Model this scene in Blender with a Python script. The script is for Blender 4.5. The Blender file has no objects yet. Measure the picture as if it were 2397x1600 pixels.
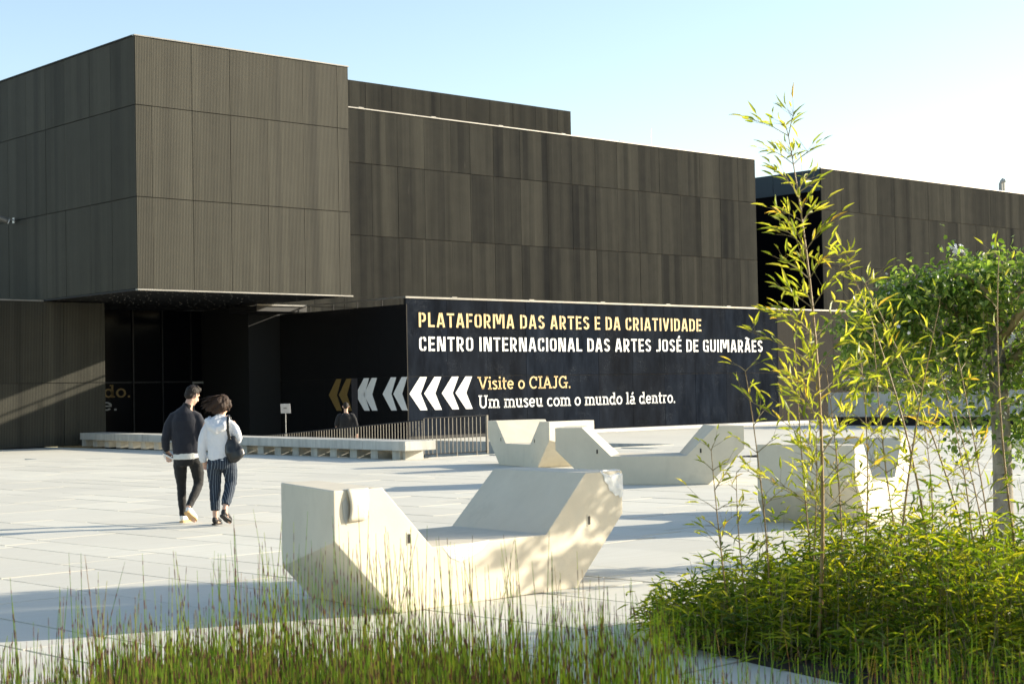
import bpy, bmesh, math, random
from mathutils import Vector, Matrix, noise

# ------------------------------------------------------------------ camera, world, sun, exposure
SC = bpy.context.scene
COL = SC.collection
F_PX, ROLL, PITCH, YAW, EYE = 3794.0, math.atan(.0193), math.atan(115/3794.0), math.atan2(4152, 3794), 1.65
FWD = Vector((math.cos(YAW), math.sin(YAW), 0)); RGT = Vector((math.sin(YAW), -math.cos(YAW), 0)); UPV = Vector((0, 0, 1))
FC = math.cos(PITCH)*FWD + math.sin(PITCH)*UPV
UC = -math.sin(PITCH)*FWD + math.cos(PITCH)*UPV
CX = math.cos(ROLL)*RGT - math.sin(ROLL)*UC
CY = math.sin(ROLL)*RGT + math.cos(ROLL)*UC
cam = bpy.data.cameras.new('camera'); camo = bpy.data.objects.new('camera', cam); COL.objects.link(camo)
m = Matrix.Identity(4)
for i in range(3):
    m[i][0], m[i][1], m[i][2] = CX[i], CY[i], -FC[i]
m[0][3], m[1][3], m[2][3] = 0, 0, EYE
camo.matrix_world = m
cam.sensor_width = 36; cam.lens = F_PX/2397*36; cam.clip_start = .1; cam.clip_end = 3000
cam.dof.use_dof = True; cam.dof.focus_distance = 24; cam.dof.aperture_fstop = 6.3
SC.camera = camo

SUN_PHI, SUN_EL = math.radians(26), math.radians(17)
world = bpy.data.worlds.new('World'); SC.world = world; world.use_nodes = True
wt = world.node_tree; wt.nodes.clear()
sky = wt.nodes.new('ShaderNodeTexSky'); sky.sky_type = 'NISHITA'; sky.sun_disc = False
sky.sun_elevation = SUN_EL; sky.sun_rotation = math.radians(90) + SUN_PHI
sky.altitude = 50; sky.air_density = 1.0; sky.dust_density = .8; sky.ozone_density = .5
bg = wt.nodes.new('ShaderNodeBackground'); bg.inputs['Strength'].default_value = .10
wo = wt.nodes.new('ShaderNodeOutputWorld')
wt.links.new(sky.outputs[0], bg.inputs[0]); wt.links.new(bg.outputs[0], wo.inputs[0])
sl = bpy.data.lights.new('sun', 'SUN'); sl.energy = 3.9; sl.angle = math.radians(.55); sl.color = (1.0, .90, .73)
so = bpy.data.objects.new('sun', sl); COL.objects.link(so)
sd = Vector((-math.cos(SUN_PHI)*math.cos(SUN_EL), math.sin(SUN_PHI)*math.cos(SUN_EL), -math.sin(SUN_EL)))
so.rotation_euler = sd.to_track_quat('-Z', 'Y').to_euler()
so.location = (60, -40, 30)
SC.view_settings.view_transform = 'Standard'; SC.view_settings.look = 'None'
SC.view_settings.exposure = 1.45; SC.view_settings.gamma = 1
SC.view_settings.use_curve_mapping = False

RND = random.Random(7)
def W(r, d, z=0.0):                       # metres right of / ahead of the viewpoint
    v = RGT*r + FWD*d; return Vector((v.x, v.y, z))
def seen(p, margin=60):
    v = Vector(p) - Vector((0, 0, EYE)); c = v.dot(FC)
    if c < .5: return False
    return abs(v.dot(CX)/c*F_PX) < 1198+margin and abs(v.dot(CY)/c*F_PX) < 800+margin

# ------------------------------------------------------------------ materials
class NT:
    def __init__(s, name):
        s.m = bpy.data.materials.new(name); s.m.use_nodes = True
        s.t = s.m.node_tree; s.b = s.t.nodes['Principled BSDF']; s.out = s.t.nodes['Material Output']
    def n(s, typ, **kw):
        nd = s.t.nodes.new(typ)
        for k, v in kw.items():
            if k.startswith('i_'):
                key = k[2:]; key = int(key) if key.isdigit() else key.replace('_', ' ')
                nd.inputs[key].default_value = v
            else: setattr(nd, k, v)
        return nd
    def l(s, a, b): s.t.links.new(a, b)
    def math(s, op, a, b=None, c=None, clamp=False):
        nd = s.t.nodes.new('ShaderNodeMath'); nd.operation = op; nd.use_clamp = clamp
        for i, v in enumerate((a, b, c)):
            if v is None: continue
            if isinstance(v, (int, float)): nd.inputs[i].default_value = v
            else: s.l(v, nd.inputs[i])
        return nd.outputs[0]
    def mix(s, f, a, b, bt='MIX'):
        nd = s.t.nodes.new('ShaderNodeMix'); nd.data_type = 'RGBA'; nd.blend_type = bt
        for i, v in ((0, f), (6, a), (7, b)):
            if isinstance(v, (int, float)): nd.inputs[i].default_value = v
            elif isinstance(v, tuple): nd.inputs[i].default_value = (v[0], v[1], v[2], 1)
            else: s.l(v, nd.inputs[i])
        return nd.outputs[2]
    def coord(s, scale=(1, 1, 1), out='Object'):
        tc = s.n('ShaderNodeTexCoord'); mp = s.n('ShaderNodeMapping'); mp.inputs['Scale'].default_value = scale
        s.l(tc.outputs[out], mp.inputs[0]); return mp.outputs[0]
    def noise(s, vec, scale, detail=4, rough=.6):
        nd = s.n('ShaderNodeTexNoise'); nd.inputs['Scale'].default_value = scale
        nd.inputs['Detail'].default_value = detail; nd.inputs['Roughness'].default_value = rough
        s.l(vec, nd.inputs['Vector']); return nd.outputs[0]
    def ramp(s, fac, stops):
        nd = s.n('ShaderNodeValToRGB'); cr = nd.color_ramp
        while len(cr.elements) < len(stops): cr.elements.new(.5)
        for e, (p, c) in zip(cr.elements, stops):
            e.position = p; e.color = (c, c, c, 1) if isinstance(c, (int, float)) else (*c, 1)
        s.l(fac, nd.inputs[0]); return nd.outputs[0]
    def bump(s, h, strength=.3, dist=.01):
        nd = s.n('ShaderNodeBump'); nd.inputs['Strength'].default_value = strength; nd.inputs['Distance'].default_value = dist
        s.l(h, nd.inputs['Height']); s.l(nd.outputs[0], s.b.inputs['Normal']); return nd
    def set(s, col=None, rough=None, metal=None, spec=None):
        for k, v in (('Base Color', col), ('Roughness', rough), ('Metallic', metal), ('Specular IOR Level', spec)):
            if v is None: continue
            if isinstance(v, tuple): s.b.inputs[k].default_value = (*v, 1)
            elif isinstance(v, (int, float)): s.b.inputs[k].default_value = v
            else: s.l(v, s.b.inputs[k])
        return s

def plain(name, col, rough=.6, metal=0, spec=.4, var=.12, scale=9, bump=.0):
    M = NT(name); n = M.noise(M.coord(), scale)
    d = tuple(c*(1-var) for c in col); e = tuple(min(1, c*(1+var)) for c in col)
    M.set(M.mix(M.ramp(n, ((.3, 0), (.7, 1))), d, e), rough, metal, spec)
    if bump: M.bump(M.noise(M.coord(), scale*6), bump, .01)
    return M.m

def metal_panel_mat(name, c0, c1, rough=.85, rib=.058, streak=1.0, spec=.0):
    M = NT(name); tc = M.n('ShaderNodeTexCoord'); sp = M.n('ShaderNodeSeparateXYZ'); M.l(tc.outputs['Object'], sp.inputs[0])
    u = M.math('ADD', sp.outputs[0], sp.outputs[1])
    inf = M.n('ShaderNodeObjectInfo'); rnd = inf.outputs['Random']
    cb = M.n('ShaderNodeCombineXYZ'); M.l(u, cb.inputs[0]); M.l(M.math('MULTIPLY', sp.outputs[2], .035), cb.inputs[1]); M.l(M.math('MULTIPLY', rnd, 7.0), cb.inputs[2])
    n1 = M.noise(cb.outputs[0], 2.2, 5, .65)
    cb2 = M.n('ShaderNodeCombineXYZ'); M.l(u, cb2.inputs[0]); M.l(M.math('MULTIPLY', sp.outputs[2], .012), cb2.inputs[1])
    n2 = M.noise(cb2.outputs[0], .95, 3, .5)
    n3 = M.noise(tc.outputs['Object'], 1.4, 5, .6)
    wn = M.n('ShaderNodeTexWhiteNoise'); wn.noise_dimensions = '2D'
    cw = M.n('ShaderNodeCombineXYZ'); M.l(M.math('FLOOR', M.math('ADD', M.math('MULTIPLY', u, 2.58), M.math('MULTIPLY', n2, 1.2))), cw.inputs[0]); M.l(rnd, cw.inputs[1]); M.l(cw.outputs[0], wn.inputs['Vector'])
    f = M.math('MULTIPLY_ADD', M.ramp(n1, ((.25, 0), (.80, 1))), .30*streak, M.math('MULTIPLY', M.ramp(n2, ((.35, 0), (.65, 1))), .36*streak))
    f = M.math('MULTIPLY_ADD', wn.outputs['Value'], .36*streak, f)
    f = M.math('MULTIPLY_ADD', M.math('SUBTRACT', rnd, .5), .24, f)
    f = M.math('MULTIPLY_ADD', M.math('SUBTRACT', n3, .5), .35, f, True)
    rb = M.math('SINE', M.math('MULTIPLY', u, 2*math.pi/rib))
    col = M.mix(f, c0, c1)
    cbr = M.n('ShaderNodeCombineXYZ'); M.l(u, cbr.inputs[0]); M.l(M.math('MULTIPLY', sp.outputs[2], .02), cbr.inputs[1])
    fine = M.ramp(M.noise(cbr.outputs[0], 15, 3, .6), ((.35, 0), (.65, 1)))
    col = M.mix(M.math('MULTIPLY_ADD', rb, .24, .24), col, (.0, .0, .0))
    col = M.mix(M.math('MULTIPLY', fine, .14), col, (.004, .004, .004))
    cbd = M.n('ShaderNodeCombineXYZ'); M.l(u, cbd.inputs[0])
    dk = M.ramp(M.noise(cbd.outputs[0], 1.15, 2, .4), ((.58, 0), (.67, 1)))
    col = M.mix(M.math('MULTIPLY', dk, .42), col, (.012, .0125, .0125))
    # thin pale drip marks
    cb3 = M.n('ShaderNodeCombineXYZ'); M.l(u, cb3.inputs[0]); M.l(M.math('MULTIPLY', sp.outputs[2], .09), cb3.inputs[1])
    dr = M.ramp(M.noise(cb3.outputs[0], 9, 2, .5), ((.735, 0), (.80, 1)))
    col = M.mix(M.math('MULTIPLY', dr, .22), col, (.12, .11, .095))
    M.set(col, M.math('MULTIPLY_ADD', n1, .12, rough-.06), 0, spec)
    M.bump(rb, .25, .008)
    return M.m

MAT = {}
MAT['bronze'] = metal_panel_mat('bronze_ribbed_metal', (.046, .0445, .036), (.098, .0945, .075), rough=.6, streak=.78, spec=.06)
MAT['bronze_upper'] = metal_panel_mat('bronze_ribbed_metal_upper', (.022, .023, .0232), (.075, .0735, .062), streak=.95)
MAT['seam'] = plain('dark_seam', (.010, .010, .010), .7)
MAT['coping'] = plain('pale_metal_coping', (.23, .223, .205), .38, .3, var=.18, scale=2)
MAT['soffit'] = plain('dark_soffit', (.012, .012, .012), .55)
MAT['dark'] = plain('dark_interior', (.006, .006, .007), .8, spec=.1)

def glass_mat(name, col, rough=.04, spec=.35):
    M = NT(name); M.set(col, rough, 0, spec); return M.m
MAT['glass'] = glass_mat('dark_glass', (.003, .0035, .005), .14, .09)
MAT['glass_blue'] = glass_mat('painted_reflection_glass', (.05, .075, .09), .06, .8)  # blue base colour paints in the reflection on the hall's top panes
MAT['frame'] = plain('grey_door_frame', (.34, .34, .33), .4, .4)

# black vinyl on the sign, with scuffs
M = NT('black_vinyl_sign'); tc = M.coord(); rnd = M.n('ShaderNodeObjectInfo').outputs['Random']
n = M.noise(M.coord((1, 1, .25)), 1.6, 6, .65)
base = M.mix(M.ramp(n, ((.35, 0), (.75, 1))), (.0065, .0085, .0125), (.020, .026, .038))
base = M.mix(M.math('MULTIPLY', rnd, .35), base, (.015, .0145, .014))
sc1 = M.noise(M.coord((1, 1, 1)), 34, 6, .8); sc2 = M.noise(tc, 1.1, 3, .6)
sf = M.math('MULTIPLY', M.ramp(sc1, ((.57, 0), (.66, 1))), M.ramp(sc2, ((.51, 0), (.64, 1))))
M.set(M.mix(M.math('MULTIPLY', sf, .6), base, (.22, .24, .26)), M.math('MULTIPLY_ADD', n, .10, .75), 0, .0)
M.bump(M.noise(tc, 2.5, 3), .02, .01); MAT['vinyl'] = M.m
MAT['black_side'] = plain('black_side_panel', (.011, .0112, .012), .25, 0, .3)
MAT['raw_panel'] = metal_panel_mat('grey_brown_panel', (.055, .052, .047), (.085, .078, .068), .75, .064, .35)
MAT['gold_paint'] = plain('gold_lettering', (.62, .45, .20), .55, var=.06, scale=3)
MAT['white_paint'] = plain('white_lettering', (.80, .80, .78), .55, var=.04, scale=3)
MAT['dim_white'] = plain('dim_white_print', (.30, .30, .29), .6, var=.08)
MAT['dim_gold'] = plain('dim_gold_print', (.20, .13, .04), .6, var=.08)

# paving
def paving_mat(name, joints=False):
    M = NT(name); tc = M.coord(); rnd = M.n('ShaderNodeObjectInfo').outputs['Random']
    n1 = M.noise(tc, .35, 4); n2 = M.noise(M.coord((.5, 3, 1)), 2.2, 5, .65); n3 = M.noise(tc, 60, 4, .7)
    at = M.n('ShaderNodeAttribute', attribute_name='tint').outputs['Fac']
    r = M.math('FRACT', M.math('ADD', rnd, at))
    a = M.mix(r, (.59, .572, .50), (.70, .68, .59))
    a = M.mix(M.math('MULTIPLY', M.ramp(n2, ((.3, 0), (.75, 1))), .35), a, (.52, .475, .36))
    a = M.mix(M.math('MULTIPLY', M.ramp(n1, ((.35, 0), (.7, 1))), .30), a, (.47, .455, .40))
    a = M.mix(M.math('MULTIPLY', M.ramp(n3, ((.42, 0), (.75, 1))), .14), a, (.23, .223, .205))
    st = M.noise(tc, 3.3, 6, .7)
    a = M.mix(M.math('MULTIPLY', M.ramp(st, ((.64, 0), (.74, 1))), .22), a, (.33, .31, .27))
    M.set(a, .72, 0, .3); M.bump(n3, .12, .004); return M.m
MAT['paving'] = paving_mat('pale_stone_paving')
MAT['soil'] = plain('dark_soil', (.028, .023, .016), .95, var=.5, scale=14, bump=.6)

# cast stone benches
M = NT('cream_cast_stone'); tc = M.coord(); n1 = M.noise(tc, 2.2, 5, .6); n2 = M.noise(tc, 70, 4, .7); n3 = M.noise(M.coord((1, 1, .18)), 5, 4)
a = M.mix(M.ramp(n1, ((.3, 0), (.72, 1))), (.565, .51, .40), (.65, .59, .465))
a = M.mix(M.math('MULTIPLY', M.ramp(n3, ((.55, 0), (.8, 1))), .18), a, (.36, .33, .26))
a = M.mix(M.math('MULTIPLY', M.ramp(n2, ((.5, 0), (.8, 1))), .10), a, (.36, .34, .29))
st = M.noise(tc, 1.1, 7, .72)
a = M.mix(M.math('MULTIPLY', M.ramp(st, ((.52, 0), (.66, 1))), .42), a, (.37, .33, .25))
po = M.n('ShaderNodeTexVoronoi', i_Scale=38.0); M.l(tc, po.inputs['Vector'])
a = M.mix(M.math('MULTIPLY', M.ramp(po.outputs['Distance'], ((.05, 1), (.13, 0))), .30), a, (.22, .20, .16))
M.set(a, .70, 0, .3); M.bump(M.math('MULTIPLY_ADD', n1, 4.0, n2), .16, .006); MAT['bench'] = M.m
MAT['plaster'] = plain('torn_white_core', (.72, .73, .72), .85, var=.14, scale=18, bump=.7)
MAT['slot'] = plain('dark_slot', (.015, .015, .015), .8)
# weathered concrete
M = NT('weathered_concrete'); tc = M.coord(); n1 = M.noise(M.coord((1, 1, .12)), 3.5, 6, .7); n2 = M.noise(tc, 1.2, 5)
a = M.mix(M.ramp(n2, ((.3, 0), (.7, 1))), (.40, .395, .36), (.53, .52, .47))
a = M.mix(M.math('MULTIPLY', M.ramp(n1, ((.45, 0), (.75, 1))), .55), a, (.16, .155, .14))
M.set(a, .85, 0, .25); M.bump(M.noise(tc, 30), .25, .006); MAT['concrete'] = M.m
MAT['steel'] = plain('galvanised_rail', (.145, .135, .115), .5, .35)
MAT['black_metal'] = plain('black_recess', (.012, .012, .012), .8)
MAT['kerb'] = plain('white_kerb', (.66, .65, .61), .7, var=.1, scale=4)
MAT['joint'] = plain('dark_joint_grit', (.022, .020, .017), .95, var=.4, scale=20)
MAT['stud'] = plain('dull_soffit_stud', (.34, .33, .30), .6)
MAT['mullion'] = plain('dark_mullion', (.012, .012, .013), .4, .3)

# ------------------------------------------------------------------ geometry helpers
def mesh_obj(name, verts, faces, mat, parent=None, smooth=False, mats=None, midx=None, tint=None):
    me = bpy.data.meshes.new(name); me.from_pydata([tuple(v) for v in verts], [], faces); me.update()
    for mm in (mats or [mat]): me.materials.append(MAT[mm] if isinstance(mm, str) else mm)
    if midx: me.polygons.foreach_set('material_index', midx)
    if smooth: me.polygons.foreach_set('use_smooth', [True]*len(me.polygons))
    if tint:
        at = me.attributes.new('tint', 'FLOAT', 'POINT'); at.data.foreach_set('value', tint)
    o = bpy.data.objects.new(name, me); COL.objects.link(o)
    if parent: o.parent = parent
    return o
def empty(name, loc=(0, 0, 0), rotz=0):
    o = bpy.data.objects.new(name, None); COL.objects.link(o); o.location = loc; o.rotation_euler = (0, 0, rotz)
    o.empty_display_size = .2; return o
def tag(o, label=None, cat=None, group=None, kind=None):
    for k, v in (('label', label), ('category', cat), ('group', group), ('kind', kind)):
        if v: o[k] = v
    return o
BOXF = [(0, 3, 2, 1), (4, 5, 6, 7), (0, 1, 5, 4), (1, 2, 6, 5), (2, 3, 7, 6), (3, 0, 4, 7)]
def boxv(x0, x1, y0, y1, z0, z1):
    return [(x0, y0, z0), (x1, y0, z0), (x1, y1, z0), (x0, y1, z0), (x0, y0, z1), (x1, y0, z1), (x1, y1, z1), (x0, y1, z1)]
def box(name, x0, x1, y0, y1, z0, z1, mat, parent=None):
    return mesh_obj(name, boxv(x0, x1, y0, y1, z0, z1), BOXF, mat, parent)
class MB:                                   # collects pieces that are joined into one part
    def __init__(s): s.v = []; s.f = []; s.mi = []; s.t = []
    def add(s, v, f, mi=0, tint=0.0):
        b = len(s.v); s.v += [tuple(p) for p in v]; s.f += [tuple(i+b for i in q) for q in f]; s.mi += [mi]*len(f); s.t += [tint]*len(v)
    def box(s, *a, mi=0, tint=0.0): s.add(boxv(*a), BOXF, mi, tint)
    def tube(s, pts, rad, n=5, mi=0, tint=0.0, cap=True, ref=None):
        pts = [Vector(p) for p in pts]; k = len(pts); V = []; Fc = []
        ra = rad if isinstance(rad, (list, tuple)) else [rad]*k
        side = None
        for i, p in enumerate(pts):
            t = (pts[min(i+1, k-1)] - pts[max(i-1, 0)])
            t = t.normalized() if t.length > 1e-9 else Vector((0, 0, 1))
            if side is None:
                side = Vector(ref) if ref else (Vector((1, 0, 0)) if abs(t.x) < .8 else Vector((0, 1, 0)))
            side = (side - t*side.dot(t)); side = side.normalized() if side.length > 1e-6 else t.orthogonal().normalized()
            up = t.cross(side)
            r = ra[i]; rx, ry = (r if isinstance(r, (list, tuple)) else (r, r))
            for j in range(n):
                a = 2*math.pi*j/n; V.append(p + side*math.cos(a)*rx + up*math.sin(a)*ry)
        for i in range(k-1):
            for j in range(n):
                j2 = (j+1) % n; Fc.append((i*n+j, i*n+j2, (i+1)*n+j2, (i+1)*n+j))
        if cap:
            Fc.append(tuple(reversed(range(n)))); Fc.append(tuple((k-1)*n+j for j in range(n)))
        s.add(V, Fc, mi, tint)
    def ball(s, c, rx, ry, rz, nu=12, nv=8, mi=0, rot=None):
        V = []; Fc = []; c = Vector(c)
        for i in range(nv+1):
            th = math.pi*i/nv
            for j in range(nu):
                a = 2*math.pi*j/nu; p = Vector((rx*math.sin(th)*math.cos(a), ry*math.sin(th)*math.sin(a), rz*math.cos(th)))
                if rot: p = rot @ p
                V.append(c+p)
        for i in range(nv):
            for j in range(nu):
                j2 = (j+1) % nu; Fc.append((i*nu+j, (i+1)*nu+j, (i+1)*nu+j2, i*nu+j2))
        s.add(V, Fc, mi)
    def build(s, name, mat, parent=None, smooth=False, mats=None, tint=False):
        return mesh_obj(name, s.v, s.f, mat, parent, smooth, mats, s.mi if mats else None, s.t if tint else None)

# ------------------------------------------------------------------ ground
CX0, CX1, CY0 = 26.45, 35.8, 32.2           # sunken ramp court in front of the entrance
ZB = -.03
V = [(-260, -260, ZB), (400, -260, ZB), (400, CY0, ZB), (CX1, CY0, ZB), (CX0, CY0, ZB), (-260, CY0, ZB), (CX0, 400, ZB), (-260, 400, ZB), (CX1, 400, ZB), (400, 400, ZB)]
plaza = mesh_obj('plaza', V, [(0, 1, 2, 3, 4, 5), (5, 4, 6, 7), (3, 2, 9, 8)], 'paving'); tag(plaza, kind='structure')
ramp = mesh_obj('entrance_ramp', [(CX0, CY0, -.05), (CX1, CY0, -.05), (CX1, 58, -1.45), (CX0, 58, -1.45)], [(0, 1, 2, 3)], 'concrete'); tag(ramp, kind='structure')
V = [(CX0, CY0, -1.6), (CX1, CY0, -1.6), (CX1, 58, -1.6), (CX0, 58, -1.6), (CX0, CY0, -.004), (CX1, CY0, -.004), (CX1, 58, -.004), (CX0, 58, -.004)]
rw = mesh_obj('ramp_retaining_wall', V, [(0, 4, 5, 1), (1, 5, 6, 2), (3, 7, 4, 0)], 'concrete')
tag(rw, 'grey weathered concrete wall lining the sunken entrance ramp', 'wall')

TH = math.radians(2.2)
E2 = Vector((math.cos(TH), math.sin(TH), 0)); E1 = Vector((-math.sin(TH), math.cos(TH), 0))
rows = [5.26, 5.91, 7.22, 8.22, 8.9, 9.49, 10.58, 11.25, 12.68, 13.8, 14.54, 15.6, 16.46, 17.17, 18.0, 18.77]
wid = [.68, 1.05, 1.3, .68, 1.15, .75, 1.4]
while rows[-1] < 46: rows.append(rows[-1] + RND.choice(wid))
while rows[0] > -8: rows.insert(0, rows[0] - RND.choice(wid))
GAP = .014
pieces = []
for i in range(len(rows)-1):
    p0, p1 = rows[i]+GAP, rows[i+1]-GAP
    q = -8 + RND.random()*2
    while q < 62:
        ln = RND.choice((1.35, 1.8, 2.25, 2.25, 2.7)); q0, q1 = q+GAP, q+ln-GAP; q += ln
        c = [E2*a + E1*b for a, b in ((p0, q0), (p1, q0), (p1, q1), (p0, q1))]
        mid = (c[0]+c[2])/2
        if not any(seen(k, 120) for k in c+[mid]): continue
        dist = mid.dot(FWD)
        if dist > 46: continue
        if any(k.x > CX0-.05 and k.x < CX1+.05 and k.y > CY0-.05 for k in c): continue
        area = (p1-p0)*(q1-q0)/dist**3
        pieces.append((area, c, mid))
pieces.sort(key=lambda t: -t[0])
rest = MB()
for k, (ar, c, mid) in enumerate(pieces):
    dz = -RND.random()*.004
    tl = RND.uniform(-.0012, .0012)
    top = [p + Vector((0, 0, dz + (tl if j in (0, 3) else -tl))) for j, p in enumerate(c)]
    v = [p + Vector((0, 0, -.026)) for p in c] + top
    f = [(4, 5, 6, 7), (0, 1, 5, 4), (1, 2, 6, 5), (2, 3, 7, 6), (3, 0, 4, 7)]
    if k < 300: mesh_obj('paving_slab', v, f, 'paving', plaza)
    else: rest.add(v, f, 0, RND.random())
jq = [E2*a + E1*b + Vector((0, 0, -.0265)) for a, b in ((rows[0], -8), (24.2, -8), (24.2, 31.2), (rows[0], 62))]
jb = mesh_obj('joint_bed', [tuple(v) for v in jq], [(0, 1, 2, 3)], 'joint', plaza)
o = rest.build('paving_slabs', 'paving', plaza, tint=True); tag(o, kind='stuff')

def bed(name, pts, zs=.03):
    n = len(pts); ctr = sum((Vector((p[0], p[1], 0)) for p in pts), Vector())/n
    V = [(p[0], p[1], -.02) for p in pts] + [(ctr.x+(p[0]-ctr.x)*.93, ctr.y+(p[1]-ctr.y)*.93, zs) for p in pts] + [(ctr.x, ctr.y, zs+.05)]
    Fc = [(i, (i+1) % n, n+(i+1) % n, n+i) for i in range(n)] + [(n+i, n+(i+1) % n, 2*n) for i in range(n)]
    o = mesh_obj(name, V, Fc, 'soil'); tag(o, kind='structure'); return o
bed('bamboo_bed_ground', [(7.85, 7.35), (7.55, 6.2), (7.25, 5.0), (7.0, 3.2), (11.5, 1.6), (14.0, 4.2), (11.5, 6.2), (9.6, 7.1)])
def wp(r, d): v = W(r, d); return (v.x, v.y)
bed('reed_bed_ground', [wp(-3.2, 5.0), wp(3.4, 5.0), wp(3.0, 7.3), wp(1.2, 8.4), wp(-.6, 8.6), wp(-3.4, 8.5)])

# ------------------------------------------------------------------ museum
Z0, Z1, Z2, Z3 = 5.2, 8.2, 11.2, 13.45
YF = 53.5                                    # main facade plane
museum = empty('museum_building', (40, 54, 0)); museum_off = Vector((-40, -54, 0))
tag(museum, 'dark bronze ribbed metal museum with a cantilevered box over the shaded entrance', 'building')
def under(o, p): o.parent = p; o.matrix_parent_inverse = p.matrix_world.inverted() if False else Matrix.Translation(-p.location); return o
def panels(axis, plane, seams, zs, parent, mat='bronze', side=-1, th=.05, gap=.007):
    for r in range(len(zs)-1):
        for i in range(len(seams)-1):
            a, b = sorted((seams[i], seams[i+1])); a += gap; b -= gap
            c, d = zs[r]+gap*1.8, zs[r+1]-gap*1.8
            pr = th + RND.uniform(-.006, .006)
            lo, hi = (plane-pr, plane+.01) if side < 0 else (plane-.01, plane+pr)
            if axis == 'y': box('panel', a, b, lo, hi, c, d, mat, parent)
            else: box('panel', lo, hi, a, b, c, d, mat, parent)
def steps(a, b, s):
    r = [a]
    while r[-1] + s*1.3 < b: r.append(r[-1]+s)
    r.append(b); return r

# cantilevered volume
XA0, XA1, YA = 26.43, 35.05, 46.86
cv = box('cantilevered_volume', XA0+.06, XA1-.02, YA+.06, 62, Z0+.03, Z3-.03, 'seam'); under(cv, museum)
panels('y', YA+.06, [XA0+.012, 27.04, 28.56, 30.05, 31.55, 33.05, 34.55, XA1], [Z0, Z1, Z2, Z3], cv)
panels('x', XA0+.06, [YA+.012, 48.49, 49.95, 51.75, 53.2, 54.72, 56.2, 57.7, 59.2, 60.7, 62], [Z0, Z1, Z2, Z3], cv)
box('coping', XA0-.02, XA1+.02, YA-.03, YA+.12, Z3, Z3+.04, 'coping', cv)
box('coping', XA0-.02, XA0+.10, YA+.12, 62, Z3, Z3+.045, 'seam', cv)
box('coping', XA0-.01, XA1+.04, YA-.05, YA+.10, Z0-.05, Z0-.002, 'coping', cv)
box('coping', XA0-.01, XA0+.10, YA+.10, YF-.06, Z0-.05, Z0-.002, 'seam', cv)
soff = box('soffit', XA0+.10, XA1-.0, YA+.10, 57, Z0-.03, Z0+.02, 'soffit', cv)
lights = MB()
for i in range(17):
    for j in range(15):
        x = XA0+.4+i*.5+RND.uniform(-.12, .12); y = YA+.5+j*.65+RND.uniform(-.16, .16)
        if RND.random() < .2: continue
        r = .026; n = 6
        v = [(x+r*math.cos(a*math.pi/3), y+r*math.sin(a*math.pi/3), Z0-.036) for a in range(n)] + [(x+r*math.cos(a*math.pi/3), y+r*math.sin(a*math.pi/3), Z0-.03) for a in range(n)]
        lights.add(v, [tuple(reversed(range(n)))] + [(a, (a+1) % n, n+(a+1) % n, n+a) for a in range(n)])
o = lights.build('soffit_studs', 'stud', cv); tag(o, kind='stuff')

# main hall behind the sign
mh = box('main_hall', XA1-.02, 66.28, YF+.06, 75, 0, Z3-.03, 'seam'); under(mh, museum)
bs = [XA1+.01] + [35.4+1.52*k for k in range(1, 20)] + [66.3]
bs = [35.06, 36.6, 38.15, 39.65, 41.16, 42.55, 44.01, 45.5, 46.6, 47.98, 49.6, 51.3, 52.88, 54.42, 55.9, 57.4, 58.9, 60.4, 61.9, 63.45, 64.9, 66.3]
panels('y', YF+.06, bs, [4.9, Z0, Z1, Z2, Z3], mh, 'bronze_upper')
box('coping', XA1-.2, 66.32, YF-.04, YF+.12, Z3, Z3+.045, 'coping', mh)
for k in range(7): box('coping_joint', 40.5+k*3.9, 40.75+k*3.9, YF-.05, YF+.10, Z3+.046, Z3+.075, 'coping', mh)
box('lightning_rod', 58.9, 58.915, 54.0, 54.015, Z3, Z3+1.0, 'frame', mh)
rb = box('roof_block', 36, 59.27, 60.06, 74, Z3, 16.15, 'seam'); under(rb, museum)
panels('y', 60.06, [36, 37.5, 39, 40.5, 42, 43.3, 44.4, 45.87, 47.42, 48.91, 50.43, 52.11, 53.61, 55.2, 56.78, 58.34, 59.31], [Z3, 16.2], rb, 'bronze_upper')
# lower wing left of and behind the entrance
lw = box('entrance_wing', 8, 28.74, YF-.04, 62, 0, Z0-.075, 'seam'); under(lw, museum)
panels('y', YF-.04, steps(8, 22.8, 1.5)[:-1] + [23.2, 24.7, 26.35, 27.15, 28.78], [0, 2.25, Z0-.06], lw)
box('coping', 8, XA0-.02, YF-.10, YF+.1, Z0-.06, Z0-.015, 'coping', lw)
panels('x', 28.74, [YF-.02, 55.2, 57], [-1.4, 2.25, Z0-.1], lw, 'black_side', 1)
# glazed entrance
gl = box('entrance_glazing', 28.8, 40, 57.05, 57.2, -1.5, 5.1, 'dark'); under(gl, museum)
gx = [28.82, 30.3, 31.9, 33.2, 34.5, 36.25, 37.8, 39.9]
for i in range(len(gx)-1):
    for a, b in ((-1.4, 2.27), (2.29, 5.12)):
        box('glass_pane', gx[i]+.01, gx[i+1]-.01, 57.0, 57.04, a, b, 'glass', gl)
for x_ in gx[1:-1]: box('mullion', x_-.03, x_+.03, 56.93, 56.999, -1.4, 5.1, 'mullion', gl)
box('transom', 28.82, 39.9, 56.94, 56.998, 2.25, 2.31, 'mullion', gl)
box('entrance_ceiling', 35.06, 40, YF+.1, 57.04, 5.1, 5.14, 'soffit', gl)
dr = box('door', 34.60, 35.9, 56.95, 56.99, -1.35, 2.20, 'glass'); under(dr, museum)
box('door_frame', 34.53, 34.60, 56.90, 57.0, -1.4, 2.28, 'frame', dr)
box('door_frame', 34.60, 36.18, 56.90, 57.0, 2.20, 2.28, 'frame', dr)
box('door_frame', 35.90, 35.96, 56.90, 57.0, -1.4, 2.20, 'frame', dr)
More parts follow.
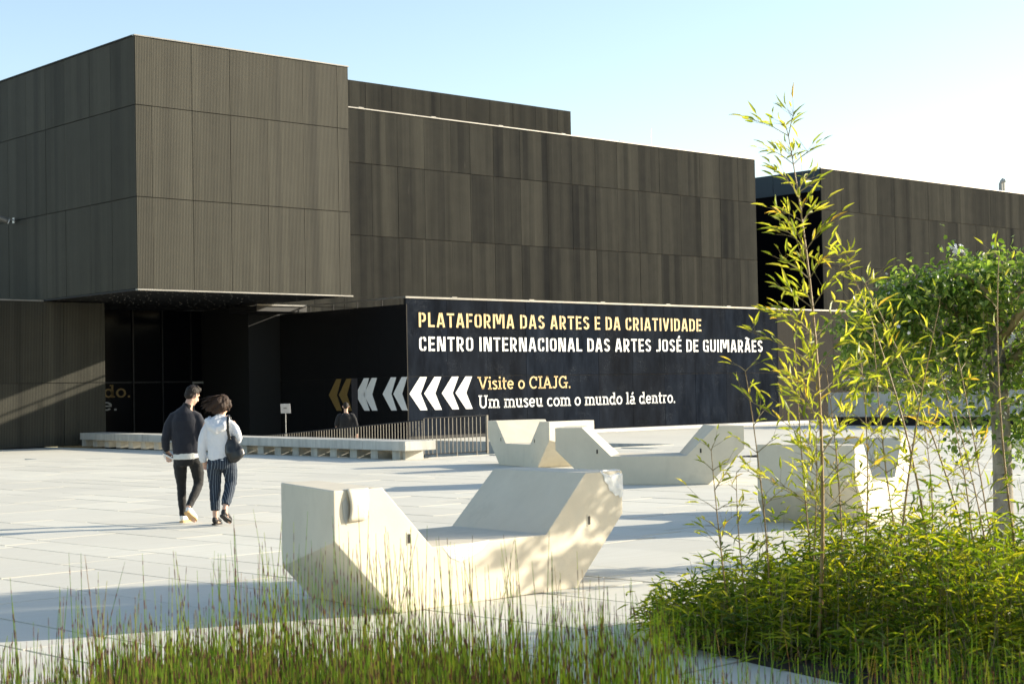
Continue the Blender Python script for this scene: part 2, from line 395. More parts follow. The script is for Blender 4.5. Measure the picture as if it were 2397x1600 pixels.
box('door_frame', 36.02, 36.18, 56.91, 57.0, -1.4, 2.20, 'frame', dr)
box('lintel', 34.14, 36.44, 51.62, YF+.05, 4.86, 5.06, 'soffit', museum).matrix_parent_inverse = Matrix.Translation(museum_off)
box('lintel_coping', 34.12, 36.42, 51.55, 51.70, 5.06, 5.12, 'coping', museum).matrix_parent_inverse = Matrix.Translation(museum_off)

# second hall on the right, across a gap
hall = empty('museum_building', (80, 54, 0))
tag(hall, 'dark ribbed metal hall at the right, beyond the narrow gap and behind the foliage', 'building')
hw = box('wall', 71.96, 120, YF+.06, 80, 0, Z3-.03, 'seam'); under(hw, hall)
ds = [71.92] + [73.72+1.70*k for k in range(0, 28)]
panels('y', YF+.06, ds, [0, 2.25, 5.2, Z1-.05, Z2, Z3], hw, 'bronze_upper')
box('coping', 71.9, 120, YF-.03, YF+.12, Z3, Z3+.05, 'coping', hw)
for k in range(8):
    y0 = YF+.08+k*3.2
    box('glass_pane', 71.88, 71.95, y0, y0+3.17, 12.25, Z3-.02, 'glass_blue', hw)
    for a, b in ((0, 4.1), (4.12, 8.15), (8.17, 12.22)): box('glass_pane', 71.88, 71.95, y0, y0+3.17, a, b, 'glass', hw)
box('lightning_rod', 84.9, 84.915, 54.2, 54.215, Z3, Z3+1.1, 'frame', hw)
vp = MB(); vp.tube([(91.6, 54.3, Z3-.03), (91.6, 54.3, 14.1), (91.6, 54.2, 14.25), (91.7, 54.0, 14.3)], [.12, .12, .12, .11], 10)
vp.tube([(92.05, 54.4, Z3-.03), (92.05, 54.4, 14.35)], [.14, .14], 10); vp.tube([(92.05, 54.4, 14.33), (92.05, 54.4, 14.5)], [.2, .05], 10)
o = vp.build('roof_vent', 'concrete'); tag(o, 'small grey roof vent pipe on the right hall roof edge', 'vent')

# floodlight on the left face
fl = empty('floodlight', (26.37, 55.6, 8.2)); tag(fl, 'small white cylindrical floodlight bracketed to the shaded left facade', 'lamp')
b = MB(); b.tube([(.0, 0, 0), (-.25, -.05, .06), (-.5, -.12, .0)], .025, 8); b.box(-.03, .0, -.08, .08, -.1, .1); b.build('bracket', 'frame', fl)
b = MB(); b.tube([(-.75, -.05, .10), (-.72, -.06, .09), (-.35, -.12, -.04), (-.30, -.13, -.06)], [.07, .10, .11, .08], 14); b.build('lamp_housing', 'coping', fl)
b = MB(); b.tube([(-.30, -.13, -.06), (-.27, -.135, -.072)], [.085, .085], 14); b.build('lens', 'plaster', fl)

# ------------------------------------------------------------------ sign wall
XS, YS = 36.45, 45.5
sign = empty('sign_wall', (50, 46, 0)); tag(sign, 'long low black sign wall lettered in gold and white beside the entrance', 'wall')
sb = box('sign_block', XS+.04, 64.0, YS+.04, YF+.03, -1.5, 4.84, 'seam'); under(sb, sign)
box('parapet', XS+.04, 64.0, YS+.04, YS+.18, 4.84, 5.06, 'seam', sb)
ss = [XS+.002, 38.38, 40.34, 42.31, 44.28, 46.25, 48.22, 50.15, 52.08, 54.09, 56.03, 57.68]
panels('y', YS+.04, ss, [.10, 2.245, 5.06], sb, 'vinyl', -1, .03, .006)
panels('y', YS+.04, [57.68, 59.7, 61.77, 64.0], [.10, .9, 2.245, 5.06], sb, 'raw_panel', -1, .03, .006)
panels('x', XS+.04, [YS+.002, 47.2, 48.45, 48.82, 50.56, 52.1, YF], [-1.4, 2.245, 4.86], sb, 'black_side', -1, .03, .006)
box('jamb_strip', XS-.02, XS+.0, 48.46, 48.81, .35, 2.24, plain('mauve_grey_jamb', (.055, .05, .055), .5), sb)
box('coping', XS-.03, 64.03, YS-.03, YS+.16, 5.062, 5.13, 'coping', sb)
box('coping', XS-.03, XS+.05, YS+.16, 51.56, 5.085, 5.13, 'coping', sb)
for k in range(4): box('coping_stay', XS+.005, XS+.03, 46.9+k*1.5, 46.93+k*1.5, 4.84, 5.085, 'seam', sb)
for k in range(7): box('coping_joint', 38.6+k*3.9, 38.85+k*3.9, YS-.035, YS+.10, 5.131, 5.16, 'coping', sb)
kb = box('kerb', 44.0, 58.6, YS-.9, YS-.05, -.02, .085, 'kerb'); tag(kb, 'low white kerb strip along the foot of the black sign wall', 'kerb')
b = MB(); b.box(59.2, 63.4, YS-1.0, YS-.55, .03, .09); b.box(60.0, 60.2, YS-.9, YS-.7, -.03, .03); b.box(62.4, 62.6, YS-.9, YS-.7, -.03, .03)
o = b.build('fallen_plank', 'kerb'); tag(o, 'loose white plank lying on blocks past the end of the kerb', 'plank')

# ---- lettering drawn with strokes
def arc(cx, cy, rx, ry, a0, a1, n=8):
    return [(cx+rx*math.cos(math.radians(a0+(a1-a0)*i/n)), cy+ry*math.sin(math.radians(a0+(a1-a0)*i/n))) for i in range(n+1)]
t = .17; h = t/2; g = .035
def bowl(x0, x1, y0, y1, k=.2):              # right-hand bowl, open on the left
    return [(x0, y1)] + arc(x1-k, y1-k, k, k, 90, 0, 5) + arc(x1-k, y0+k, k, k, 0, -90, 5) + [(x0, y0)]
def lbowl(x0, x1, y0, y1, k=.2):
    return [(x1, y1)] + arc(x0+k, y1-k, k, k, 90, 180, 5) + arc(x0+k, y0+k, k, k, 180, 270, 5) + [(x1, y0)]
OO = [lbowl(h, .265-g, h, 1-h, .17), bowl(.265+g, .53-h, h, 1-h, .17)]
AA = (.58, [[(h-.01, 0), (.29-h*.45, 1)], [(.33, 1), (.59-h, 0)], [(.18, .27), (.42, .27)]])
EE = (.46, [[(h, 0), (h, 1)], [(t+g, 1-h), (.45, 1-h)], [(t+g, .5), (.41, .5)], [(t+g, h), (.45, h)]])
ST = {
 'A': AA, 'Ã': (.58, AA[1]+[arc(.21, 1.10, .08, .06, 180, 0, 5)+arc(.37, 1.12, .08, .05, 180, 360, 5)]),
 'P': (.50, [[(h, 0), (h, 1)], bowl(t+g, .5-h, .42, 1-h, .15)]),
 'L': (.45, [[(h, 1), (h, h), (.45, h)]]),
 'T': (.50, [[(0, 1-h), (.5, 1-h)], [(.25, 1-t-g), (.25, 0)]]),
 'F': (.45, [[(h, 0), (h, 1)], [(t+g, 1-h), (.45, 1-h)], [(t+g, .48), (.40, .48)]]),
 'O': (.53, OO), 'R': (.53, [[(h, 0), (h, 1)], bowl(t+g, .5-h, .44, 1-h, .15), [(.27, .42-h), (.45, 0)]]),
 'M': (.86, [[(h, 0), (h, 1)], [(.255, 1), (.40, .30)], [(.605, 1), (.46, .30)], [(.86-h, 0), (.86-h, 1)]]),
 'D': (.53, [[(h, 0), (h, 1)], bowl(t+g, .53-h, h, 1-h, .18)]),
 'S': (.50, [arc(.25, .72, .165, .195, 15, 180, 8)+[(.09, .66), (.22, .53)], [(.28, .48), (.41, .38)]+arc(.25, .28, .165, .195, 0, -165, 8)]),
 'E': EE, 'É': (.46, EE[1]+[[(.18, 1.08), (.30, 1.26)]]),
 'C': (.50, [lbowl(h, .235, h, 1-h, .17), [(.30, 1-h)]+arc(.33, 1-h-.10, .085, .10, 90, 0, 4)+[(.415, .68)], [(.30, h)]+arc(.33, h+.10, .085, .10, -90, 0, 4)+[(.415, .32)]]),
 'I': (.17, [[(h, 0), (h, 1)]]),
 'V': (.56, [[(h-.01, 1), (.26, 0)], [(.31, .12), (.57-h, 1)]]),
 'N': (.60, [[(h, 0), (h, 1)], [(t+.02, 1), (.60-t-.02, 0)], [(.60-h, 0), (.60-h, 1)]]),
 'J': (.42, [[(.42-h, 1), (.42-h, .25)]+arc(.22, .22, .115, .135, 0, -90, 4), [(.15, h), (.03, h)]]),
 'G': (.54, [lbowl(h, .24, h, 1-h, .17), [(.31, 1-h)]+arc(.35, 1-h-.10, .10, .10, 90, 0, 4)+[(.45, .72)], [(.31, h), (.455, h), (.455, .46), (.30, .46)]]),
 'U': (.54, [[(h, 1), (h, .28)]+arc(.22, .24, .135, .155, 180, 270, 4), [(.30, h)]+arc(.32, .24, .135, .155, -90, 0, 4)+[(.54-h, 1)]]),
}
u = .115; s2 = u/2; X = .70; sr = .06                # slab-serif
def ser(x, y, w=.30): return ('s', x-w/2, x+w/2, y)
def ring(cx, cy, rx, ry): return arc(cx, cy, rx, ry, 0, 360, 20)
SL = {
 'V': (.78, [[(.10, .96), (.39, .04)], [(.39, .04), (.68, .96)], ser(.10, 1-sr/1, .28), ser(.68, 1-sr, .28)]),
 'i': (.30, [[(.15, 0), (.15, X)], ser(.15, sr, .30), ('s', .02, .15, X-sr), [(.15, .84), (.15, 1.0)]]),
 's': (.46, [arc(.23, .52, .15, .13, 20, 190, 8)+arc(.23, .19, .15, .145, 60, -160, 9)]),
 't': (.40, [[(.16, .92), (.16, .18)]+arc(.27, .17, .11, .12, 180, 290, 5), ('s', .02, .38, X-sr)]),
 'e': (.56, [[(.08, .36), (.48, .36)]+arc(.28, .35, .21, .295, 0, 320, 16)]),
 'o': (.58, [ring(.29, .35, .22, .295)]),
 'C': (.76, [arc(.40, .5, .31, .44, 45, 315, 16), [(.64, .66), (.64, .95)]]),
 'I': (.36, [[(.18, 0), (.18, 1)], ser(.18, sr, .34), ser(.18, 1-sr, .34)]),
 'A': (.80, [[(.12, .05), (.40, .97)], [(.40, .97), (.68, .05)], [(.22, .33), (.58, .33)], ser(.12, sr, .28), ser(.68, sr, .28)]),
 'J': (.52, [[(.34, .96), (.34, .28)]+arc(.20, .24, .14, .18, 0, -150, 7), ser(.34, 1-sr, .34)]),
 'G': (.84, [arc(.40, .5, .31, .44, 50, 305, 16), ('s', .48, .84, .44), [(.68, .0), (.68, .44)], [(.64, .70), (.64, .98)]]),
 '.': (.22, [[(.11, 0), (.11, .15)]]),
 'U': (.78, [[(.16, .96), (.16, .34)]+arc(.39, .32, .23, .26, 180, 360, 9)+[(.62, .96)], ser(.16, 1-sr, .30), ser(.62, 1-sr, .30)]),
 'm': (.96, [[(.15, 0), (.15, X)], arc(.32, .46, .17, .18, 180, 0, 6)+[(.49, 0)], arc(.66, .46, .17, .18, 180, 0, 6)+[(.83, 0)], ser(.15, sr, .28), ser(.49, sr, .26), ser(.83, sr, .28), ('s', .02, .15, X-sr)]),
 'u': (.64, [[(.14, X), (.14, .26)]+arc(.30, .24, .16, .18, 180, 360, 7)+[(.48, X)], [(.48, .3), (.48, 0)], ('s', .02, .14, X-sr), ('s', .34, .48, X-sr), ('s', .48, .62, sr)]),
 'n': (.64, [[(.15, 0), (.15, X)], arc(.32, .46, .17, .18, 180, 0, 6)+[(.49, 0)], ser(.15, sr, .28), ser(.49, sr, .28), ('s', .02, .15, X-sr)]),
 'c': (.54, [arc(.29, .35, .22, .295, 45, 320, 14)]),
 'd': (.64, [ring(.27, .35, .20, .295), [(.48, 0), (.48, 1)], ('s', .34, .48, 1-sr), ('s', .48, .62, sr)]),
 'l': (.32, [[(.16, 0), (.16, 1)], ser(.16, sr, .30), ('s', .02, .16, 1-sr)]),
 'a': (.58, [ring(.24, .20, .16, .15), [(.42, 0), (.42, .48)]+arc(.26, .48, .16, .165, 0, 150, 6), ('s', .42, .56, sr)]),
 'r': (.46, [[(.15, 0), (.15, X)], arc(.34, .44, .19, .20, 180, 70, 6), ser(.15, sr, .28), ('s', .02, .15, X-sr)]),
}
SL['á'] = (.58, SL['a'][1]+[[(.24, .80), (.36, .98)]])
def stroke(mb, pts, th, P):
    k = len(pts); closed = math.dist(pts[0], pts[-1]) < 1e-6 and k > 3
    if closed: pts = pts[:-1]; k -= 1
    L = []; R = []
    for i in range(k):
        a = pts[(i-1) % k] if (closed or i > 0) else pts[i]; c = pts[(i+1) % k] if (closed or i < k-1) else pts[i]; p = pts[i]
        d1 = (p[0]-a[0], p[1]-a[1]); d2 = (c[0]-p[0], c[1]-p[1])
        if d1 == (0, 0): d1 = d2
        if d2 == (0, 0): d2 = d1
        l1 = math.hypot(*d1) or 1; l2 = math.hypot(*d2) or 1
        n1 = (-d1[1]/l1, d1[0]/l1); n2 = (-d2[1]/l2, d2[0]/l2)
        nx, ny = n1[0]+n2[0], n1[1]+n2[1]; q = nx*nx+ny*ny
        if q < .3: nx, ny = n1; s = 1
        else: s = 2/q
        s = min(s, 1.6)
        L.append((p[0]+nx*s*th/2, p[1]+ny*s*th/2)); R.append((p[0]-nx*s*th/2, p[1]-ny*s*th/2))
    v = [P(*q, 1) for q in L] + [P(*q, 1) for q in R] + [P(*q, 0) for q in L] + [P(*q, 0) for q in R]
    f = []; e = k if closed else k-1
    for i in range(e):
        j = (i+1) % k
        f += [(k+i, k+j, j, i), (i, j, 2*k+j, 2*k+i), (k+j, k+i, 3*k+i, 3*k+j)]
    if not closed: f += [(0, 2*k, 3*k, k), (k-1, 2*k-1, 4*k-1, 3*k-1)]
    mb.add(v, f)
def text_line(s, font, th, x0, x1, z0, z1, mat, parent, plane, space, track, stop=None):
    adv = []; x = 0
    for ch in s:
        if ch == ' ': x += space; adv.append(None); continue
        adv.append(x); x += font[ch][0]+track
    tot = x-track; sx = (x1-x0)/tot; sz = z1-z0
    for ch, a in zip(s, adv):
        if a is None: continue
        mb = MB()
        def P(px, py, lv, a=a): return (x0+(a+px)*sx, plane-.004*lv-.001, z0+py*sz)
        for st in font[ch][1]:
            if st[0] == 's': stroke(mb, [(st[1], st[3]), (st[2], st[3])], .10, P)
            else: stroke(mb, st, th, P)
        mb.build('letter', mat, parent)
YL = YS+.04-.038
text_line('PLATAFORMA DAS ARTES E DA CRIATIVIDADE', ST, .14, 37.02, 52.52, 4.03, 4.56, 'gold_paint', sb, YL, .30, .13)
text_line('CENTRO INTERNACIONAL DAS ARTES JOSÉ DE GUIMARÃES', ST, .14, 37.02, 56.6, 3.16, 3.69, 'white_paint', sb, YL, .30, .13)
text_line('Visite o CIAJG.', SL, u, 39.82, 44.66, 1.73, 2.21, 'gold_paint', sb, YL, .32, .03)
text_line('Um museu com o mundo lá dentro.', SL, u, 39.82, 50.77, 1.03, 1.52, 'white_paint', sb, YL, .32, .03)
text_line('do.', SL, u, 30.62, 31.80, 1.70, 2.20, 'dim_gold', gl, 56.995, .3, .03)
text_line('e.', SL, u, 30.50, 31.22, 1.20, 1.68, 'dim_white', gl, 56.995, .3, .03)
def chevron(a, face, mat, clip=None):
    pts = [(0, 0), (.80, .60), (.80+.33-.80+.47-.47+.0, .60)]
    tip, back, wd, hh = 0, .46, .30, .60       # shape: tip at a, arms sweep back
    out = [(0, 0), (.50, hh), (.82, hh), (.52, 0), (.82, -hh), (.50, -hh)]
    if clip: out = [(max(clip, p[0]), p[1]) for p in out]; out = [(clip, .17)] + out[1:-1] + [out[-1], (clip, -.17)]
    n = len(out)
    v = []
    for lv in (1, 0):
        for p in out:
            if face == 'y': v.append((a+p[0], YL-.004*lv-.001, 1.625+p[1]))
            else: v.append((XS+.002-.004*lv-.001, a-p[0], 1.635+p[1]))
    tri = [(0, 1, 2, 3), (0, 3, 4, 5)] if n == 6 else [(0, 1, 2, 3), (0, 3, 6), (6, 3, 4, 5)]
    f = tri + [(i, (i+1) % n, n+(i+1) % n, n+i) for i in range(n)]
    mesh_obj('chevron', v, f, mat, sb)
for a in (36.54, 37.22, 38.05, 38.71): chevron(a, 'y', 'white_paint')
for a, mt, cl in ((50.28, 'dim_gold', None), (49.64, 'dim_gold', None), (48.56, 'white_paint', .12), (48.09, 'white_paint', None), (46.95, 'white_paint', None), (46.32, 'white_paint', None)): chevron(a, 'x', mt, cl)

# ------------------------------------------------------------------ sculpted benches
FRONT = [(-1.57, .95), (-1.11, .95), (-.625, .47), (.625, .47), (1.11, .95), (1.57, .95), (1.57, .58), (.98, 0), (-.98, 0), (-1.57, .58)]
BACK = [(-1.09, .95), (-.72, .95), (-.30, .47), (.756, .47), (1.28, .95), (1.66, .95), (1.66, .50), (1.15, 0), (-.80, 0), (-1.09, .28)]
WB = 1.30
def make_bench(x, y, ang, label, mirror=False, k=1.0, kz=1.0):
    root = empty('sculpted_bench', (x, y, 0), ang); tag(root, label, 'bench', 'angular cream benches on the plaza')
    if mirror:
        fr = [(-s, z) for s, z in reversed(FRONT)]; bk = [(-s, z) for s, z in reversed(BACK)]
    else: fr, bk = FRONT, BACK
    n = len(fr)
    bm = bmesh.new()
    a = [bm.verts.new((s*k, 0, z*kz)) for s, z in fr]; b = [bm.verts.new((s*k, WB*k, z*kz)) for s, z in bk]
    bm.faces.new(list(reversed(a))); bm.faces.new(b)
    for i in range(n):
        j = (i+1) % n; bm.faces.new((a[i], a[j], b[j], b[i]))
    bmesh.ops.recalc_face_normals(bm, faces=bm.faces)
    bmesh.ops.bevel(bm, geom=list(bm.edges), offset=.010, segments=2, affect='EDGES', profile=.6)
    me = bpy.data.meshes.new('body'); bm.to_mesh(me); bm.free(); me.materials.append(MAT['bench'])
    o = bpy.data.objects.new('body', me); COL.objects.link(o); o.parent = root
    for sx in (-.86, 1.14 if not mirror else .86):
        b = MB(); b.box(sx*k-.022, sx*k+.022, -.004, .02, .50*kz, .60*kz); b.build('slot_frame', 'bench', root)
        b = MB(); b.box(sx*k-.013, sx*k+.013, -.007, .02, .515*kz, .585*kz); b.build('slot', 'slot', root)
    return root
b1 = make_bench(8.57, 9.67, math.radians(1.94), 'nearest cream angular bench with torn corners and leaf shadows, behind the reeds')
b2 = make_bench(24.12, 26.28, math.radians(-107.7), 'farthest cream angular bench in front of the railing end, showing its notch', True, 1.02, 1.04)
b3 = make_bench(20.56, 19.07, math.radians(-57.4), 'long cream angular bench seen side on below the slogan, shaded face', True, 1.05, 1.045)
b4 = make_bench(16.88, 11.71, math.radians(22.8), 'cream angular bench half hidden behind the bamboo', False, 1.0, 1.0)
# damage on the nearest bench: a peeled flap, a chipped seat edge and a broken corner
def blob_patch(parent, name, pts, y, mat, bulge=.012):
    n = len(pts); cx = sum(p[0] for p in pts)/n; cz = sum(p[1] for p in pts)/n
    V = [(p[0], y, p[1]) for p in pts] + [(cx+(p[0]-cx)*.6, y-bulge*RND.uniform(.4, 1), cz+(p[1]-cz)*.6) for p in pts] + [(cx, y-bulge*.4, cz)]
    Fc = [(i, (i+1) % n, n+(i+1) % n, n+i) for i in range(n)] + [(n+i, n+(i+1) % n, 2*n) for i in range(n)]
    return mesh_obj(name, V, Fc, mat, parent)
V = []; Fc = []
for i in range(9):
    tt = i/8
    for j in range(7):
        s = -1.455 + .20*j/6 + .012*math.sin(tt*3); z = .955 - .235*tt
        y = -.004 - .022*math.sin(tt*math.pi)*(.3+.7*(1-j/6)) - .016*tt*(1-j/6)
        V.append((s - .03*tt*(j/6), y, z))
for i in range(8):
    for j in range(6): Fc.append((i*7+j, i*7+j+1, (i+1)*7+j+1, (i+1)*7+j))
flap = mesh_obj('peeled_flap', V, Fc, 'bench', b1, True); md = flap.modifiers.new('s', 'SOLIDIFY'); md.thickness = .008
tag(flap, 'curled peeling skin at the left arm of the bench')
blob_patch(b1, 'torn_patch', [(-1.495, .86), (-1.46, .90), (-1.43, .84), (-1.43, .76), (-1.455, .69), (-1.485, .74)], -.003, 'concrete', .003)
V = [(-1.47, 0, .952), (-1.44, .05, .955), (-1.22, .06, .955), (-1.20, .0, .952), (-1.33, .03, .960)]
mesh_obj('torn_rim', V, [(0, 1, 4), (1, 2, 4), (2, 3, 4), (3, 0, 4)], 'concrete', b1)
blob_patch(b1, 'torn_patch', [(-.52, .462), (-.42, .455), (-.30, .462), (-.16, .468), (-.02, .475), (-.10, .41), (-.20, .37), (-.34, .33), (-.44, .37)], -.003, 'plaster', .010)
V = [(1.29, .0, .955), (1.36, .03, .962), (1.43, .045, .960), (1.50, .03, .963), (1.565, .02, .957), (1.578, -.003, .91), (1.574, -.004, .85), (1.580, -.004, .80), (1.573, -.004, .735), (1.535, -.005, .715), (1.515, -.005, .74), (1.475, -.005, .735), (1.435, -.005, .775), (1.40, -.005, .785), (1.385, -.005, .835), (1.345, -.005, .865), (1.33, -.005, .915),
     (1.42, -.014, .90), (1.49, -.009, .86), (1.53, -.016, .79), (1.46, -.010, .80), (1.51, -.012, .92)]
n_ = 17
mesh_obj('broken_corner', V, [(16, 0, 17), (0, 1, 17), (1, 2, 17), (2, 21, 17), (2, 3, 21), (3, 4, 21), (4, 5, 21), (5, 6, 21), (6, 18, 21), (21, 18, 17), (6, 7, 18), (7, 19, 18), (7, 8, 19), (8, 9, 19), (9, 10, 19), (10, 11, 19), (11, 20, 19), (19, 20, 18), (11, 12, 20), (12, 13, 20), (13, 14, 20), (14, 17, 20), (20, 17, 18), (14, 15, 17), (15, 16, 17)], 'plaster', b1)

# ------------------------------------------------------------------ long concrete bench on fins
XB0, XB1, YB0, YB1 = 24.85, 25.83, 31.15, 52.8
cb = empty('concrete_bench', (25.5, 31.2, 0)); tag(cb, 'long low grey concrete slab bench on fins in front of the entrance', 'bench')
off = Matrix.Translation((-25.5, -31.2, 0))
sk = .119                                     # the bench runs slightly askew to the facade
def bx(y): return XB0 + (y-YB0)*sk
segs = [YB0, 33.2, 37.5, 41.6, 45.8, 49.2, YB1]
for i in range(len(segs)-1):
    y0, y1 = segs[i]+.006, segs[i+1]-.006
    v = [(bx(y0), y0, .235), (bx(y0)+.98, y0, .235), (bx(y1)+.98, y1, .235), (bx(y1), y1, .235)]
    v += [(p[0], p[1], .468) for p in v]
    o = mesh_obj('slab', v, BOXF, 'concrete', cb); o.matrix_parent_inverse = off
    md = o.modifiers.new('b', 'BEVEL'); md.width = .012; md.segments = 2
y = YB0+.55
while y < YB1:
    x = bx(y)+.20
    o = box('support_fin', x, x+.58, y, y+.30, -.01, .234, 'concrete', cb); o.matrix_parent_inverse = off; y += 1.05
for i in range(len(segs)-1):
    y0, y1 = segs[i]+.01, segs[i+1]-.01
    v = [(bx(y0)+.80, y0+(.6 if i == 0 else 0), -.01), (bx(y0)+.92, y0+(.6 if i == 0 else 0), -.01), (bx(y1)+.92, y1, -.01), (bx(y1)+.80, y1, -.01)]
    v += [(p[0], p[1], .17) for p in v]
    o = mesh_obj('added_shade_beam', v, BOXF, 'concrete', cb); o.matrix_parent_inverse = off  # unseen beam, added to keep low sun off the fins
o = box('plinth', bx(YB0)+.34, bx(YB0)+.92, YB0+.42, YB0+.54, -.01, .234, 'concrete', cb); o.matrix_parent_inverse = off

# ------------------------------------------------------------------ railing
rl = empty('ramp_railing', (27, 32.2, 0)); tag(rl, 'thin metal bar railing round the ramp behind the concrete bench', 'railing')
off = Matrix.Translation((-27, -32.2, 0))
barme = None
def bar(x, y, z0, z1, w=.0085, name='bar'):
    o = box(name, x-w, x+w, y-w, y+w, z0, z1, 'steel', rl); o.matrix_parent_inverse = off
XR, YR = 26.35, 32.24
k = 0; x = XR
while x < 28.40:
    bar(x, YR, .08, .99)
    if k % 5 == 3: bar(x, YR, -.03, .08, .012, 'foot')
    x += .137; k += 1
bar(28.5, YR, .02, 1.03, .03, 'post')
def beam(a, b, w, hgt, name):
    a, b = Vector(a), Vector(b); mb = MB(); mb.tube([a, b], [(w, hgt)]*2, 4, ref=None)
    o = mb.build(name, 'seam', rl); o.matrix_parent_inverse = off
beam((XR, YR, 1.0), (28.5, YR, 1.02), .014, .014, 'top_rail'); beam((XR, YR, .075), (28.5, YR, .075), .012, .012, 'bottom_rail')
y = YR+.14
def zr(y): return .96-.0575*(y-32.24)
xr = lambda y: XR+.03+(y-32.24)*.10
while y < 44.5:
    bar(xr(y), y, zr(y)-.95, zr(y)-.01); y += .142
beam((xr(YR), YR, zr(YR)), (xr(44.6), 44.6, zr(44.6)), .014, .014, 'top_rail')
beam((xr(YR), YR, zr(YR)-.93), (xr(44.6), 44.6, zr(44.6)-.93), .012, .012, 'bottom_rail')

# ------------------------------------------------------------------ notice stand on the ramp
st = empty('notice_stand', (28.55, 41.65, -.62)); tag(st, 'slim notice stand with a tilted grey sheet, on the ramp before the glass', 'sign')
b = MB(); b.tube([(0, 0, 0), (0, 0, .02)], .16, 14); b.build('base', 'frame', st)
b = MB(); b.tube([(0, 0, .02), (0, 0, 1.75)], .014, 8); b.build('post', 'frame', st)
b = MB(); rot = Matrix.Rotation(math.radians(-42), 4, 'Z') @ Matrix.Rotation(math.radians(20), 4, 'X')
def bv(p): return (rot @ Vector(p)) + Vector((0, 0, 1.87))
b.add([bv(p) for p in boxv(-.15, .15, -.012, .012, -.15, .15)], BOXF); bd = b.build('board', plain('grey_notice_sheet', (.42, .41, .41), .6), st)
b = MB()
for i in range(4): b.add([bv(p) for p in boxv(-.06+.025*i, -.042+.025*i, -.016, -.013, .0, .03)], BOXF)
b.build('print_mark', 'slot', bd)

# ------------------------------------------------------------------ drain grate and planter with hedge
gr = empty('drain_grate', (30.6, 24.4, 0)); tag(gr, 'dark slotted drain grate set in the paving behind the long bench', 'drain')
b = MB(); b.box(-.9, .9, -.42, .42, -.025, .004); b.build('grate_tray', 'black_metal', gr)
for i in range(13): b = MB(); b.box(-.84+i*.14-.022, -.84+i*.14+.022, -.40, .40, .0045, .014); b.build('slat', 'seam', gr)
PX = 55.2
pl = empty('planter', (PX, 33, 0)); tag(pl, 'long raised grey concrete planter behind the climbing tree', 'planter')
off = Matrix.Translation((-PX, -33, 0))
for i in range(6):
    y1 = 41.0-i*3.0
    o = box('side_slab', PX, PX+.18, y1-2.99, y1, .33, 1.33, 'concrete', pl); o.matrix_parent_inverse = off
o = box('end_slab', PX+.18, PX+2.2, 40.8, 41.0, .33, 1.33, 'concrete', pl); o.matrix_parent_inverse = off
o = box('recessed_base', PX+.25, PX+2.2, 23, 40.7, -.03, .329, 'black_metal', pl); o.matrix_parent_inverse = off  # black colour stands in for the shadow gap below the side slabs
o = box('soil', PX+.18, PX+2.2, 23, 40.8, 1.1, 1.25, 'soil', pl); o.matrix_parent_inverse = off

# ------------------------------------------------------------------ people
def skin_mat(name, col):
    M = NT(name); n = M.noise(M.coord(), 30); M.set(M.mix(n, tuple(c*.88 for c in col), tuple(c*1.1 for c in col)), .5, 0, .4)
    M.b.inputs['Subsurface Weight'].default_value = .08; return M.m
def cloth_mat(name, col, rough=.85, var=.2, bump=.4):
    M = NT(name); n = M.noise(M.coord(), 12, 5); f = M.noise(M.coord(), 300, 2)
    M.set(M.mix(n, tuple(c*(1-var) for c in col), tuple(c*(1+var) for c in col)), rough, 0, .25)
    M.b.inputs['Sheen Weight'].default_value = .15
    M.bump(M.math('MULTIPLY_ADD', n, 4.0, f), bump, .008); return M.m
MAT['skin'] = skin_mat('skin', (.58, .36, .26))
MAT['navy'] = cloth_mat('dark_navy_jacket', (.016, .018, .026))
MAT['black_denim'] = cloth_mat('black_trousers', (.011, .011, .011), .75)
MAT['black_knit'] = cloth_mat('black_sweater', (.014, .014, .015))
MAT['white_cotton'] = cloth_mat('white_shirt', (.66, .65, .60))
MAT['hoodie'] = cloth_mat('pale_grey_hoodie', (.66, .67, .70), .9, .05, .5)
MAT['shoe_white'] = plain('white_leather', (.74, .73, .70), .45)
MAT['shoe_black'] = plain('black_mesh_shoe', (.013, .013, .014), .6)
MAT['gum'] = plain('tan_gum_sole', (.55, .36, .16), .6)
MAT['leather'] = plain('black_leather', (.012, .012, .012), .32, 0, .5)
MAT['paper'] = plain('white_paper', (.70, .70, .70), .6)
def hair_mat(name, a, b):
    M = NT(name); n = M.noise(M.coord((1, 1, .25)), 60, 4, .7); M.set(M.mix(n, a, b), .6, 0, .25); M.bump(n, .9, .012); return M.m
MAT['hair_dark'] = hair_mat('dark_short_hair', (.008, .006, .005), (.026, .019, .014))
MAT['hair_brown'] = hair_mat('brown_bob_hair', (.010, .006, .004), (.055, .027, .014))
M = NT('navy_striped_trousers'); tc = M.n('ShaderNodeTexCoord'); sp = M.n('ShaderNodeSeparateXYZ'); M.l(tc.outputs['Object'], sp.inputs[0])
uu = M.math('ADD', sp.outputs[0], M.math('MULTIPLY', sp.outputs[1], .6)); sn = M.math('SINE', M.math('MULTIPLY', uu, 2*math.pi/.034))
n = M.noise(tc.outputs['Object'], 14, 4)
M.set(M.mix(M.ramp(sn, ((.78, 0), (.92, 1))), M.mix(n, (.012, .018, .030), (.026, .036, .055)), (.14, .17, .20)), .8, 0, .25); M.bump(n, .5, .01); MAT['stripe'] = M.m

